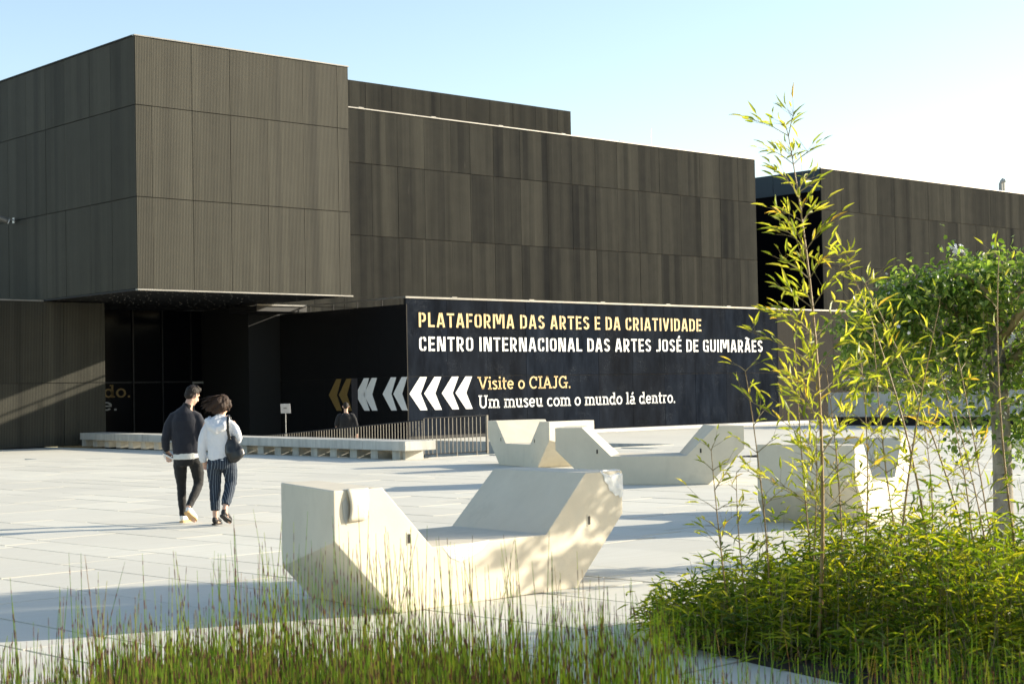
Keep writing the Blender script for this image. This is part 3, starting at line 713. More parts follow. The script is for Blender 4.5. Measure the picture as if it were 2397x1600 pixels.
PENDING = []
def fused(name, mb, mat, parent, voxel=.012, smooth=3, wrinkle=0, wf=11, wz=.5):
    """overlapping lofts that finish_fused() turns into one continuous surface"""
    me = bpy.data.meshes.new(name); me.from_pydata(mb.v, [], mb.f); me.update()
    o = bpy.data.objects.new('tmp', me); COL.objects.link(o)
    r = o.modifiers.new('r', 'REMESH'); r.mode = 'VOXEL'; r.voxel_size = voxel; r.use_smooth_shade = True
    s = o.modifiers.new('s', 'SMOOTH'); s.iterations = smooth; s.factor = .5
    PENDING.append((name, o, mat, parent, wrinkle, wf, wz))
def finish_fused():
    dg = bpy.context.evaluated_depsgraph_get(); out = []
    for name, o, mat, parent, wr, wf, wz in PENDING:
        nm = bpy.data.meshes.new_from_object(o.evaluated_get(dg)); nm.name = name; out.append(nm)
    for (name, o, mat, parent, wr, wf, wz), nm in zip(PENDING, out):
        me = o.data; bpy.data.objects.remove(o); bpy.data.meshes.remove(me)
        if wr:
            cos = [v.co.copy() for v in nm.vertices]; nrm = [v.normal.copy() for v in nm.vertices]; flat = []
            for p, nn in zip(cos, nrm):
                q = Vector((p.x*wf, p.y*wf, p.z*wf*wz)); a = noise.noise(q) + .5*noise.noise(q*2.1)
                flat += (p + nn*a*wr)[:]
            nm.vertices.foreach_set('co', flat); nm.update()
        nm.materials.clear(); nm.materials.append(MAT[mat]); nm.polygons.foreach_set('use_smooth', [True]*len(nm.polygons))
        ob = bpy.data.objects.new(name, nm); COL.objects.link(ob); ob.parent = parent
def hand(mb, wrist, dirv, across, curl=.5, thumb=1, s=1.0):
    """palm, four unequal bent fingers and a thumb from the palm's side"""
    w = Vector(wrist); d = Vector(dirv).normalized(); a = Vector(across); a = (a-d*a.dot(d)).normalized(); nrm = d.cross(a)
    mb.tube([w-d*.02*s, w+d*.04*s, w+d*.085*s], [(.026*s, .018*s), (.040*s, .016*s), (.038*s, .013*s)], 10, ref=a)
    for i, ln in enumerate((.068, .078, .072, .056)):
        b = w+d*.08*s+a*(.030-.020*i)*s; c = curl
        p1 = b+(d*math.cos(c*.5)+nrm*math.sin(c*.5))*ln*.45*s; p2 = p1+(d*math.cos(c*1.3)+nrm*math.sin(c*1.3))*ln*.32*s; p3 = p2+(d*math.cos(c*2)+nrm*math.sin(c*2))*ln*.23*s
        mb.tube([b-d*.015*s, b, p1, p2, p3], [.0095*s, .0095*s, .009*s, .008*s, .0065*s], 7)
    b = w+d*.025*s+a*.030*thumb*s; p1 = b+(d*.7+a*.7*thumb+nrm*.2).normalized()*.035*s; p2 = p1+(d*.9+a*.2*thumb+nrm*.4).normalized()*.032*s
    mb.tube([b-a*.02*thumb*s, b, p1, p2], [.012*s, .012*s, .010*s, .008*s], 7)
def head(mb, c, s, rot):
    """skull, jaw, nose, ears, lips; +Y is the face direction before rotation"""
    c = Vector(c)
    def P(x, y, z): return c + rot @ (Vector((x, y, z))*s)
    mb.ball(P(0, -.012, .025), .076*s, .095*s, .098*s, 16, 12, rot=rot.to_3x3() if hasattr(rot, 'to_3x3') else rot)
    mb.ball(P(0, .030, -.045), .060*s, .064*s, .078*s, 14, 10, rot=rot)
    mb.ball(P(0, .050, -.100), .032*s, .034*s, .026*s, 10, 8, rot=rot)
    mb.tube([P(0, .082, .03), P(0, .102, -.005), P(0, .114, -.030), P(0, .088, -.042)], [.008*s, .010*s, .016*s, .012*s], 8)
    mb.tube([P(-.024, .083, -.066), P(0, .094, -.066), P(.024, .083, -.066)], [.006*s, .009*s, .006*s], 7)
    mb.tube([P(-.045, .072, .032), P(0, .090, .034), P(.045, .072, .032)], [.010*s, .012*s, .010*s], 7)
    for sx in (-1, 1):
        mb.tube([P(sx*.072, -.005, .025), P(sx*.088, -.012, .025), P(sx*.090, -.012, -.005), P(sx*.076, -.002, -.032)], [.006*s, (.010*s, .016*s), (.010*s, .016*s), .008*s], 8)
def eyes(parent, c, s, rot):
    mb = MB()
    for sx in (-1, 1): mb.ball(Vector(c)+rot @ (Vector((sx*.032, .080, .004))*s), .011*s, .008*s, .007*s, 8, 6, rot=rot)
    o = mb.build('eyes', 'slot', parent, True); return o
def shoe(mb, heel, toe, up, wd=.045, ht=.07):
    h_, t_ = Vector(heel), Vector(toe); u_ = Vector(up).normalized(); L = t_-h_
    a = L.cross(u_).normalized()
    def p(f, z): return h_+L*f+u_*z
    mb.tube([p(-.02, ht*.5), p(.06, ht*.55), p(.25, ht*.62), p(.45, ht*.52), p(.70, ht*.38), p(.92, ht*.30), p(1.0, ht*.24)],
            [(wd*.4, ht*.35), (wd*.78, ht*.55), (wd*.85, ht*.62), (wd*.88, ht*.5), (wd, ht*.36), (wd*.75, ht*.28), (wd*.3, ht*.16)], 12, ref=a)
def sole(mb, heel, toe, up, wd=.045):
    h_, t_ = Vector(heel), Vector(toe); u_ = Vector(up).normalized(); L = t_-h_; a = L.cross(u_).normalized()
    prof = [(-.03, .5), (.08, .86), (.35, .80), (.68, 1.06), (.9, .85), (1.02, .35)]
    v = []
    for lv in (0, .022):
        for f, w in prof: v.append(h_+L*f+a*wd*w+u_*lv)
        for f, w in reversed(prof): v.append(h_+L*f-a*wd*w+u_*lv)
    n = len(prof)*2
    mb.add(v, [tuple(reversed(range(n))), tuple(range(n, 2*n))] + [(i, (i+1) % n, n+(i+1) % n, n+i) for i in range(n)])
I3 = Matrix.Identity(3)
FACE = math.radians(-90)+YAW                  # local +Y looks away from the viewpoint
def rotm(yaw, pitch, roll=0): return (Matrix.Rotation(math.radians(yaw), 3, 'Z') @ Matrix.Rotation(math.radians(pitch), 3, 'X') @ Matrix.Rotation(math.radians(roll), 3, 'Y'))

MP = Vector((11.26, 18.85, 0))+RGT*.085
def man_walking():
    p = empty('person', MP, FACE)
    tag(p, 'person in dark navy jacket and black trousers walking away, papers in left hand', 'person', None)
    R = rotm(-38, -22, 6); hc = (.060, .035, 1.675)
    b = MB(); head(b, hc, 1.0, R)
    b.tube([(.0, .0, 1.50), (.015, .008, 1.56), (.045, .02, 1.63)], [.062, .056, .055], 12)
    b.tube([(-.02, 0, .80), (-.02, 0, 1.0), (-.02, .0, 1.25), (-.03, 0, 1.42), (-.01, 0, 1.50)], [(.15, .09), (.14, .09), (.17, .10), (.17, .08), (.07, .06)], 16, ref=(1, 0, 0))
    LA = [(-.19, 0, 1.39), (-.255, -.015, 1.22), (-.29, -.02, 1.11), (-.296, .02, 1.0), (-.286, .05, .93)]
    RA = [(.125, 0, 1.39), (.18, -.02, 1.24), (.198, -.01, 1.13), (.19, .10, 1.02), (.16, .20, .96)]
    for A in (LA, RA): b.tube(A, [.045, .042, .036, .032, .026], 10)
    hand(b, LA[-1], (.12, .28, -.95), (1, .2, 0), .7, 1); hand(b, RA[-1], (-.3, .8, -.4), (0, .2, 1), .6, 1)
    LL = [(-.10, 0, .86), (-.11, .03, .66), (-.10, .04, .47), (-.088, .0, .28), (-.078, -.03, .09)]
    RL = [(.09, .0, .86), (.115, .03, .68), (.125, .02, .51), (.09, -.12, .36), (.045, -.27, .21)]
    for A in (LL, RL): b.tube(A, [.08, .07, .05, .045, .034], 12)
    b.tube([LL[-1], (-.07, .05, .03), (-.05, .14, .02)], [.034, .03, .02], 8); b.tube([RL[-1], (.08, -.24, .11), (.115, -.20, .02)], [.034, .03, .02], 8)
    fused('body', b, 'skin', p, .0075, 2); eyes(p, hc, 1.0, R)
    # hair
    b = MB(); c = Vector(hc)
    def H(x, y, z): return c+R @ Vector((x, y, z))
    b.ball(H(0, -.022, .042), .083, .098, .092, 18, 12, rot=R); b.ball(H(0, -.055, -.015), .070, .058, .062, 14, 10, rot=R)
    b.ball(H(0, .030, .095), .066, .060, .042, 14, 10, rot=R)
    rr = random.Random(3)
    for i in range(60):
        a = rr.uniform(0, 6.28); q = rr.uniform(0, .06); x, y = q*math.cos(a), q*1.3*math.sin(a)+.01
        b.ball(H(x, y, .115+rr.uniform(-.01, .014)), .016, .016, .014, 6, 5)
    fused('hair', b, 'hair_dark', p, .007, 1, .005, 55, 1)
    # jacket
    b = MB()
    b.tube([(-.025, .0, .895), (-.025, .0, .93), (-.028, .0, 1.02), (-.03, -.005, 1.20), (-.035, -.015, 1.35), (-.035, -.012, 1.445), (-.02, -.004, 1.50), (-.004, .003, 1.535)],
           [(.172, .112), (.182, .122), (.184, .124), (.190, .128), (.194, .124), (.150, .092), (.078, .070), (.060, .060)], 24, ref=(1, 0, 0))
    b.tube([(-.11, -.005, 1.435), (-.19, -.005, 1.395), (-.235, -.012, 1.31), (-.272, -.02, 1.19), (-.295, -.02, 1.10), (-.298, .01, 1.01), (-.288, .04, .945)], [.055, .068, .066, .062, .058, .054, .043], 14)
    b.tube([(.06, -.005, 1.435), (.125, -.005, 1.395), (.165, -.012, 1.31), (.192, -.02, 1.20), (.200, -.01, 1.13), (.192, .08, 1.04), (.165, .18, .975)], [.055, .068, .066, .062, .058, .054, .044], 14)
    fused('jacket', b, 'navy', p, .011, 3, .010, 8)
    b = MB(); b.tube([(-.012, .0, 1.50), (-.002, .003, 1.54), (.006, .006, 1.562)], [(.070, .068), (.066, .065), (.062, .062)], 20, ref=(1, 0, 0)); fused('collar', b, 'black_knit', p, .006, 1)
    b = MB(); b.tube([(-.022, .0, .832), (-.022, .0, .86), (-.025, .0, .93)], [(.182, .132), (.180, .128), (.165, .112)], 28, ref=(1, 0, 0)); fused('shirt_hem', b, 'white_cotton', p, .009, 1, .002, 9)
    # trousers
    b = MB()
    b.tube([(-.02, 0, .76), (-.02, -.01, .82), (-.022, 0, .90)], [(.165, .115), (.172, .122), (.155, .105)], 20, ref=(1, 0, 0))
    b.tube([(-.10, -.005, .85), (-.108, .005, .76), (-.108, .025, .62), (-.102, .03, .50), (-.098, .02, .44), (-.088, -.005, .28), (-.08, -.02, .15), (-.078, -.028, .085)], [.092, .094, .080, .064, .060, .056, .046, .044], 16)
    b.tube([(.082, -.005, .85), (.10, .005, .76), (.118, .03, .64), (.126, .03, .53), (.122, .0, .47), (.092, -.11, .36), (.062, -.20, .27), (.046, -.255, .215)], [.092, .094, .082, .066, .062, .058, .048, .044], 16)
    fused('trousers', b, 'black_denim', p, .010, 2, .0055, 16, 1.3)
    # shoes
    s = MB(); k = MB(); shoe(s, (-.085, -.06, .02), (-.045, .20, .02), (0, 0, 1), .046, .085); sole(k, (-.085, -.06, 0), (-.045, .20, 0), (0, 0, 1), .047)
    fused('shoe', s, 'shoe_white', p, .006, 2); k.build('sole', 'gum', p)
    s = MB(); k = MB(); up = Vector((.12, .80, .62)); hl, to = (.030, -.345, .155), (.120, -.19, .022)
    shoe(s, Vector(hl)+up*.02, Vector(to)+up*.02, up, .046, .085); sole(k, hl, to, up, .047)
    fused('shoe', s, 'shoe_white', p, .006, 2); k.build('sole', 'gum', p)
    return p
man = man_walking()
FM = Matrix.Translation(MP) @ Matrix.Rotation(FACE, 4, 'Z')
fo = empty('document_folder', FM @ Vector((-.285, .10, .87)), FACE); tag(fo, 'white papers and black tablet in the left hand of the jacketed walker', 'papers')
rt = Matrix.Rotation(math.radians(28), 4, 'Y') @ Matrix.Rotation(math.radians(-18), 4, 'X')
b = MB(); b.add([rt @ Vector(p) for p in boxv(-.07, .115, -.12, .10, -.009, .0)], BOXF); b.build('tablet', 'shoe_black', fo)
b = MB(); b.add([rt @ Vector(p) for p in boxv(-.065, .125, -.115, .11, -.022, -.010)], BOXF); b.build('paper_sheaf', 'paper', fo)
b = MB(); b.tube([rt @ Vector(q) for q in ((-.02, -.11, -.02), (-.02, -.14, -.06), (.02, -.15, -.075), (.06, -.14, -.06), (.07, -.11, -.02))], .003, 6); b.build('cord_loop', 'paper', fo)

def woman_walking():
    p = empty('person', (11.36, 18.06, 0), FACE)
    tag(p, 'person in pale hooded sweatshirt and striped cropped trousers walking away with shoulder bag', 'person')
    R = rotm(10, -8, -4); hc = (.035, .03, 1.545)
    b = MB(); head(b, hc, .96, R)
    b.tube([(.02, .0, 1.36), (.022, .01, 1.43), (.03, .018, 1.50)], [.055, .048, .048], 12)
    b.tube([(.02, 0, .78), (.01, 0, .92), (.0, 0, 1.15), (-.01, 0, 1.30), (.015, 0, 1.38)], [(.15, .10), (.13, .09), (.145, .09), (.15, .07), (.06, .055)], 16, ref=(1, 0, 0))
    LA = [(-.17, 0, 1.32), (-.235, -.02, 1.13), (-.255, -.02, 1.02), (-.235, .01, .90), (-.215, .03, .83)]
    RA = [(.15, 0, 1.32), (.225, -.03, 1.20), (.245, -.04, 1.13), (.21, .08, 1.09), (.15, .17, 1.11)]
    for A in (LA, RA): b.tube(A, [.04, .038, .034, .028, .023], 10)
    hand(b, LA[-1], (.1, .2, -.95), (1, .2, 0), .7, 1, .9); hand(b, RA[-1], (-.6, .6, .2), (0, .2, 1), .9, 1, .9)
    LL = [(-.08, 0, .84), (-.085, .02, .66), (-.078, .02, .50), (-.076, -.01, .28), (-.072, -.04, .09)]
    RL = [(.105, 0, .84), (.118, .03, .68), (.122, .03, .53), (.10, -.10, .36), (.078, -.21, .20)]
    for A in (LL, RL): b.tube(A, [.08, .07, .05, .043, .033], 12)
    b.tube([LL[-1], (-.065, .03, .03), (-.05, .12, .02)], [.034, .03, .02], 8); b.tube([RL[-1], (.105, -.17, .10), (.135, -.12, .03)], [.034, .03, .02], 8)
    fused('body', b, 'skin', p, .0075, 2); eyes(p, hc, .96, R)
    # bob hair blown to the left
    b = MB(); c = Vector(hc)
    def H(x, y, z): return c+R @ Vector((x, y, z))
    b.ball(H(0, -.015, .045), .088, .102, .092, 18, 12, rot=R); b.ball(H(-.015, -.05, -.02), .082, .070, .085, 16, 10, rot=R)
    b.tube([H(.02, -.04, .10), H(-.06, -.07, .03), H(-.15, -.06, -.03), H(-.225, -.04, -.055)], [(.045, .05), (.07, .075), (.052, .058), (.018, .024)], 14)
    b.tube([H(.05, -.06, .06), H(-.02, -.085, -.03), H(-.09, -.07, -.085), H(-.15, -.05, -.10)], [(.04, .04), (.06, .06), (.042, .048), (.014, .018)], 14)
    b.tube([H(.07, -.03, .05), H(.075, -.04, -.03), H(.05, -.05, -.095)], [.036, .036, .016], 12)
    rr = random.Random(5)
    fused('hair', b, 'hair_brown', p, .009, 2, .007, 34, .6)
    b = MB()
    for i in range(70):
        x0 = rr.uniform(-.05, .06); y0 = rr.uniform(-.10, .02); z0 = rr.uniform(-.02, .12); l = rr.uniform(.14, .26); dr_ = rr.uniform(-.10, .01)
        b.tube([H(x0, y0, z0), H(x0-l*.4, y0-.015, z0+dr_*.2), H(x0-l*.75, y0-.01+rr.uniform(-.02, .02), z0+dr_*.6), H(x0-l, y0+rr.uniform(-.03, .03), z0+dr_*1.1)], [.006, .007, .005, .0012], 5)
    b.build('hair_strand', 'hair_brown', p, True)
    # hoodie
    b = MB()
    b.tube([(.012, .0, .825), (.008, .0, .86), (.0, .0, .98), (-.008, -.006, 1.14), (-.012, -.012, 1.26), (-.008, -.012, 1.33), (.01, -.004, 1.385), (.018, .004, 1.41)],
           [(.158, .122), (.166, .130), (.170, .132), (.172, .130), (.168, .118), (.135, .092), (.078, .070), (.062, .060)], 24, ref=(1, -.0, .12))
    b.tube([(-.09, -.004, 1.325), (-.155, -.006, 1.285), (-.195, -.015, 1.20), (-.228, -.02, 1.08), (-.242, -.01, .96), (-.230, .02, .85), (-.224, .028, .80)], [.05, .062, .060, .056, .054, .052, .038], 14)
    b.tube([(.09, -.004, 1.325), (.145, -.006, 1.29), (.190, -.025, 1.23), (.225, -.045, 1.165), (.235, -.035, 1.115), (.210, .06, 1.085), (.16, .14, 1.10)], [.05, .062, .062, .060, .058, .054, .044], 14)
    fused('hooded_sweatshirt', b, 'hoodie', p, .011, 3, .009, 9)
    b = MB()
    b.tube([(-.135, .03, 1.375), (-.145, -.06, 1.345), (-.095, -.125, 1.27), (-.02, -.150, 1.225), (.055, -.130, 1.265), (.095, -.07, 1.345), (.085, .02, 1.385)], [.030, .046, .054, .058, .052, .044, .030], 14)
    b.tube([(-.02, -.06, 1.39), (-.02, -.10, 1.34), (-.02, -.138, 1.27), (-.02, -.135, 1.20)], [(.075, .03), (.105, .035), (.085, .03), (.04, .018)], 16, ref=(1, 0, 0))
    fused('hood', b, 'hoodie', p, .009, 1, .010, 13)
    b = MB(); b.tube([(.014, .0, .80), (.014, .0, .835), (.012, 0, .85)], [(.158, .126), (.164, .132), (.158, .126)], 24, ref=(1, 0, .12)); fused('hem_band', b, 'hoodie', p, .008, 1)
    # trousers
    b = MB()
    b.tube([(.012, 0, .74), (.014, -.012, .80), (.014, 0, .88)], [(.175, .125), (.178, .132), (.155, .110)], 20, ref=(1, 0, 0))
    b.tube([(-.075, -.005, .84), (-.086, .005, .74), (-.086, .02, .62), (-.08, .02, .50), (-.078, .005, .38), (-.075, -.02, .26), (-.073, -.03, .185)], [.094, .098, .088, .076, .070, .064, .058], 16)
    b.tube([(.10, -.005, .84), (.112, .005, .74), (.122, .028, .63), (.124, .02, .54), (.112, -.06, .42), (.094, -.14, .32), (.084, -.175, .265)], [.094, .098, .088, .076, .070, .064, .058], 16)
    fused('striped_trousers', b, 'stripe', p, .010, 2, .007, 15, 1.3)
    for hl, to, up in (((-.082, -.075, .0), (-.048, .165, .0), Vector((0, 0, 1))), ((.05, -.275, .135), (.135, -.13, .03), Vector((.12, .62, .78)))):
        s = MB(); k = MB(); shoe(s, Vector(hl)+up*.02, Vector(to)+up*.02, up, .043, .080); sole(k, hl, to, up, .046)
        fused('shoe', s, 'shoe_black', p, .006, 2); k.build('sole', 'shoe_black', p)
    return p
woman = woman_walking()
GM = Matrix.Translation((11.36, 18.06, 0)) @ Matrix.Rotation(FACE, 4, 'Z')
bag = empty('shoulder_bag', GM @ Vector((.20, -.06, .86)), FACE); tag(bag, 'slouchy black leather bag hanging from the hooded walker, right shoulder', 'bag')
b = MB(); b.tube([(-.04, -.02, .28), (-.03, -.04, .18), (.0, -.05, .08), (.035, -.05, .0), (.055, -.045, -.03)], [(.045, .03), (.085, .055), (.125, .075), (.125, .075), (.06, .04)], 18, ref=(1, 0, 0))
fused('bag_body', b, 'leather', bag, .010, 2, .012, 10)
b = MB(); b.tube([(-.085, .02, .55), (-.075, -.055, .535), (-.075, -.095, .46), (-.075, -.10, .36), (-.055, -.085, .24)], [(.022, .007)]*5, 10, ref=(1, 0, 0))
b.tube([(-.085, .02, .55), (-.075, .05, .52), (-.03, .06, .40), (.0, .03, .22)], [(.02, .007)]*4, 10, ref=(1, 0, 0)); fused('strap', b, 'leather', bag, .006, 1)

def man_ramp():
    zb = -.36
    p = empty('person', (27.85, 37.6, zb), FACE); tag(p, 'person in black sweater seen from behind walking down the ramp past the railing', 'person')
    hc = (0, .02, 1.655); R = rotm(4, -10)
    b = MB(); head(b, hc, 1.0, R)
    b.tube([(0, 0, 1.46), (0, .005, 1.53), (0, .01, 1.60)], [.062, .056, .056], 12)
    b.tube([(0, 0, .80), (0, 0, 1.0), (0, 0, 1.25), (0, 0, 1.40), (0, 0, 1.47)], [(.15, .09), (.14, .09), (.17, .10), (.17, .08), (.07, .06)], 16, ref=(1, 0, 0))
    LA = [(-.20, 0, 1.40), (-.26, -.02, 1.22), (-.275, -.03, 1.10), (-.22, .10, 1.06), (-.14, .18, 1.08)]
    RA = [(.20, 0, 1.40), (.27, -.02, 1.20), (.30, -.02, 1.08), (.315, .0, .95), (.305, .02, .85)]
    for A in (LA, RA): b.tube(A, [.045, .042, .036, .032, .026], 10)
    hand(b, RA[-1], (-.1, .2, -.97), (1, .2, 0), .6, -1); hand(b, LA[-1], (.6, .5, .1), (0, .2, 1), .8, 1)
    LL = [(-.09, 0, .86), (-.095, .05, .66), (-.09, .08, .48), (-.085, .04, .28), (-.08, .0, .09)]
    RL = [(.09, 0, .86), (.095, .02, .66), (.09, .0, .48), (.085, -.10, .29), (.08, -.18, .12)]
    for A in (LL, RL): b.tube(A, [.08, .07, .05, .045, .034], 12)
    b.tube([LL[-1], (-.08, .08, .03), (-.08, .17, .02)], [.034, .03, .02], 8); b.tube([RL[-1], (.08, -.13, .05), (.08, -.05, .02)], [.034, .03, .02], 8)
    fused('body', b, 'skin', p, .009, 2); eyes(p, hc, 1.0, R)
    b = MB(); c = Vector(hc)
    b.ball(c+R @ Vector((0, -.02, .042)), .083, .098, .092, 16, 10, rot=R); b.ball(c+R @ Vector((0, -.055, -.01)), .070, .056, .062, 12, 8, rot=R)
    fused('hair', b, 'hair_dark', p, .009, 1, .004, 50, 1)
    b = MB()
    b.tube([(0, 0, .84), (0, 0, .90), (0, 0, 1.05), (0, -.005, 1.2), (0, -.012, 1.33), (0, -.01, 1.405), (0, 0, 1.455), (0, .003, 1.48)], [(.168, .115), (.175, .12), (.182, .125), (.195, .13), (.205, .13), (.17, .10), (.085, .075), (.062, .062)], 22, ref=(1, 0, 0))
    b.tube([(-.12, 0, 1.425), (-.18, -.004, 1.40), (-.235, -.012, 1.30), (-.275, -.02, 1.16), (-.272, .0, 1.09), (-.22, .09, 1.06), (-.16, .16, 1.075)], [.06, .072, .068, .06, .058, .05, .04], 12)
    b.tube([(.12, 0, 1.425), (.18, -.004, 1.40), (.24, -.012, 1.30), (.285, -.02, 1.16), (.305, -.02, 1.07), (.315, .0, .96), (.308, .015, .88)], [.06, .072, .068, .06, .056, .05, .04], 12)
    fused('sweater', b, 'black_knit', p, .012, 3, .008, 9)
    b = MB(); b.tube([(0, 0, .76), (0, -.01, .82), (0, 0, .90)], [(.165, .115), (.17, .12), (.155, .105)], 20, ref=(1, 0, 0))
    b.tube([(-.09, 0, .85), (-.095, .03, .70), (-.093, .07, .50), (-.086, .04, .28), (-.08, .0, .08)], [.092, .088, .066, .058, .052], 14)
    b.tube([(.09, 0, .85), (.095, .015, .70), (.093, .0, .50), (.086, -.10, .29), (.08, -.17, .13)], [.092, .088, .066, .058, .052], 14)
    fused('trousers', b, 'black_denim', p, .012, 2, .006, 14)
    for hl, to, up in (((-.085, -.05, .0), (-.085, .21, .0), Vector((0, 0, 1))), ((.08, -.25, .08), (.085, -.03, .0), Vector((0, .34, .94)))):
        s = MB(); shoe(s, Vector(hl)+up*.01, Vector(to)+up*.01, up, .046, .085); fused('shoe', s, 'shoe_black', p, .008, 2)
    return p
man_ramp()
finish_fused()

# ------------------------------------------------------------------ vegetation
def leaf_mat(name, stops, rough=.42, trans=.5, attr=True):
    M = NT(name); rnd = M.n('ShaderNodeObjectInfo').outputs['Random']; at = M.n('ShaderNodeAttribute', attribute_name='tint').outputs['Fac']
    v = M.math('FRACT', M.math('ADD', rnd, at)); col = M.ramp(v, stops)
    M.set(col, rough, 0, .35)
    tr = M.n('ShaderNodeBsdfTranslucent'); hs = M.n('ShaderNodeHueSaturation'); hs.inputs['Saturation'].default_value = 1.1; hs.inputs['Value'].default_value = 1.75
    M.l(col, hs.inputs['Color']); M.l(hs.outputs[0], tr.inputs[0])
    mx = M.n('ShaderNodeMixShader'); mx.inputs[0].default_value = trans
    M.l(M.b.outputs[0], mx.inputs[1]); M.l(tr.outputs[0], mx.inputs[2]); M.l(mx.outputs[0], M.out.inputs[0]); return M.m
MAT['bamboo_leaf'] = leaf_mat('yellow_green_bamboo_leaf', ((0, (.15, .19, .026)), (.35, (.26, .29, .038)), (.75, (.38, .37, .055)), (.92, (.46, .42, .08)), (1, (.46, .30, .06))), .4, .52)
MAT['thicket_leaf'] = leaf_mat('green_bamboo_leaf', ((0, (.05, .09, .010)), (.4, (.125, .175, .018)), (.8, (.25, .28, .028)), (1, (.33, .31, .035))), .45, .5)
MAT['vine_leaf'] = leaf_mat('fresh_green_vine_leaf', ((0, (.05, .095, .018)), (.5, (.125, .195, .034)), (.85, (.23, .30, .055)), (1, (.34, .36, .11))), .36, .42)
MAT['hedge_leaf'] = leaf_mat('grey_green_hedge_leaf', ((0, (.03, .05, .014)), (.6, (.07, .09, .028)), (1, (.13, .14, .05))), .5, .3)
MAT['reed'] = leaf_mat('green_reed_stem', ((0, (.13, .22, .024)), (.5, (.23, .32, .038)), (.90, (.36, .39, .065)), (.95, (.34, .24, .09)), (1, (.25, .13, .06))), .5, .44)
MAT['sheath'] = plain('brown_reed_sheath', (.13, .055, .022), .7, var=.5, scale=20)
MAT['culm'] = plain('yellow_brown_culm', (.24, .15, .045), .45, var=.3, scale=6)
MAT['twig'] = plain('straw_twig', (.26, .20, .09), .6, var=.3, scale=12)
MAT['blossom'] = plain('white_blossom', (.80, .78, .76), .6, var=.06)
M = NT('pale_spotted_bark'); tc = M.coord((1, 1, .6)); n1 = M.noise(tc, 9, 5, .7); n2 = M.noise(M.coord((1, 1, 3)), 7, 4, .7)
a = M.mix(M.ramp(n1, ((.35, 0), (.65, 1))), (.17, .15, .12), (.30, .275, .225)); a = M.mix(M.ramp(n2, ((.60, 0), (.70, 1))), a, (.05, .042, .035))
M.set(a, .85, 0, .2); M.bump(n1, .6, .02); MAT['bark'] = M.m

LEAF_V = [(0, 0, 0), (.30, .5, .10), (.30, -.5, .10), (.32, 0, 0), (.66, .36, .02), (.66, -.36, .02), (.68, 0, -.07), (1, 0, -.17)]
LEAF_F = [(0, 3, 1), (0, 2, 3), (3, 6, 4, 1), (2, 5, 6, 3), (6, 7, 4), (5, 7, 6)]
OV_V = [(0, 0, 0), (.25, .42, .06), (.25, -.42, .06), (.33, 0, 0), (.62, .36, .03), (.62, -.36, .03), (.66, 0, -.04), (1, 0, -.14)]
def leaf_matrix(p, d, ln, wd, rr, upb=.6):
    d = Vector(d).normalized(); up = Vector((rr.uniform(-1, 1), rr.uniform(-1, 1), rr.uniform(-.4, 1)+upb))
    s = up.cross(d); s = s.normalized() if s.length > 1e-4 else d.orthogonal().normalized(); n = d.cross(s)
    m = Matrix.Identity(4)
    for i in range(3): m[i][0], m[i][1], m[i][2], m[i][3] = d[i]*ln, s[i]*wd, n[i]*ln*.8, p[i]
    return m
def add_leaf(mb, m, V=LEAF_V, mi=0, tint=0):
    (a, b, c, d), (e, f, g_, h_), (i, j, k, l) = m[0], m[1], m[2]
    n0 = len(mb.v)
    mb.v += [(a*x+b*y+c*z+d, e*x+f*y+g_*z+h_, i*x+j*y+k*z+l) for x, y, z in V]
    mb.f += [tuple(q+n0 for q in fc) for fc in LEAF_F]; mb.mi += [mi]*len(LEAF_F); mb.t += [tint]*len(V)
QF = {}
def stick(mb, pts, rad, n=4, mi=0, tint=0.0):
    """near-vertical thin stem: horizontal rings"""
    n0 = len(mb.v); k = len(pts)
    cs = QF.setdefault(n, [(math.cos(2*math.pi*j/n), math.sin(2*math.pi*j/n)) for j in range(n)])
    for (x, y, z), r in zip(pts, rad): mb.v += [(x+r*c, y+r*s, z) for c, s in cs]
    fs = [(n0+i*n+j, n0+i*n+(j+1) % n, n0+(i+1)*n+(j+1) % n, n0+(i+1)*n+j) for i in range(k-1) for j in range(n)]
    mb.f += fs; mb.mi += [mi]*len(fs); mb.t += [tint]*(k*n)
leaf_me = bpy.data.meshes.new('leaf'); leaf_me.from_pydata(LEAF_V, [], LEAF_F); leaf_me.materials.append(MAT['bamboo_leaf'])

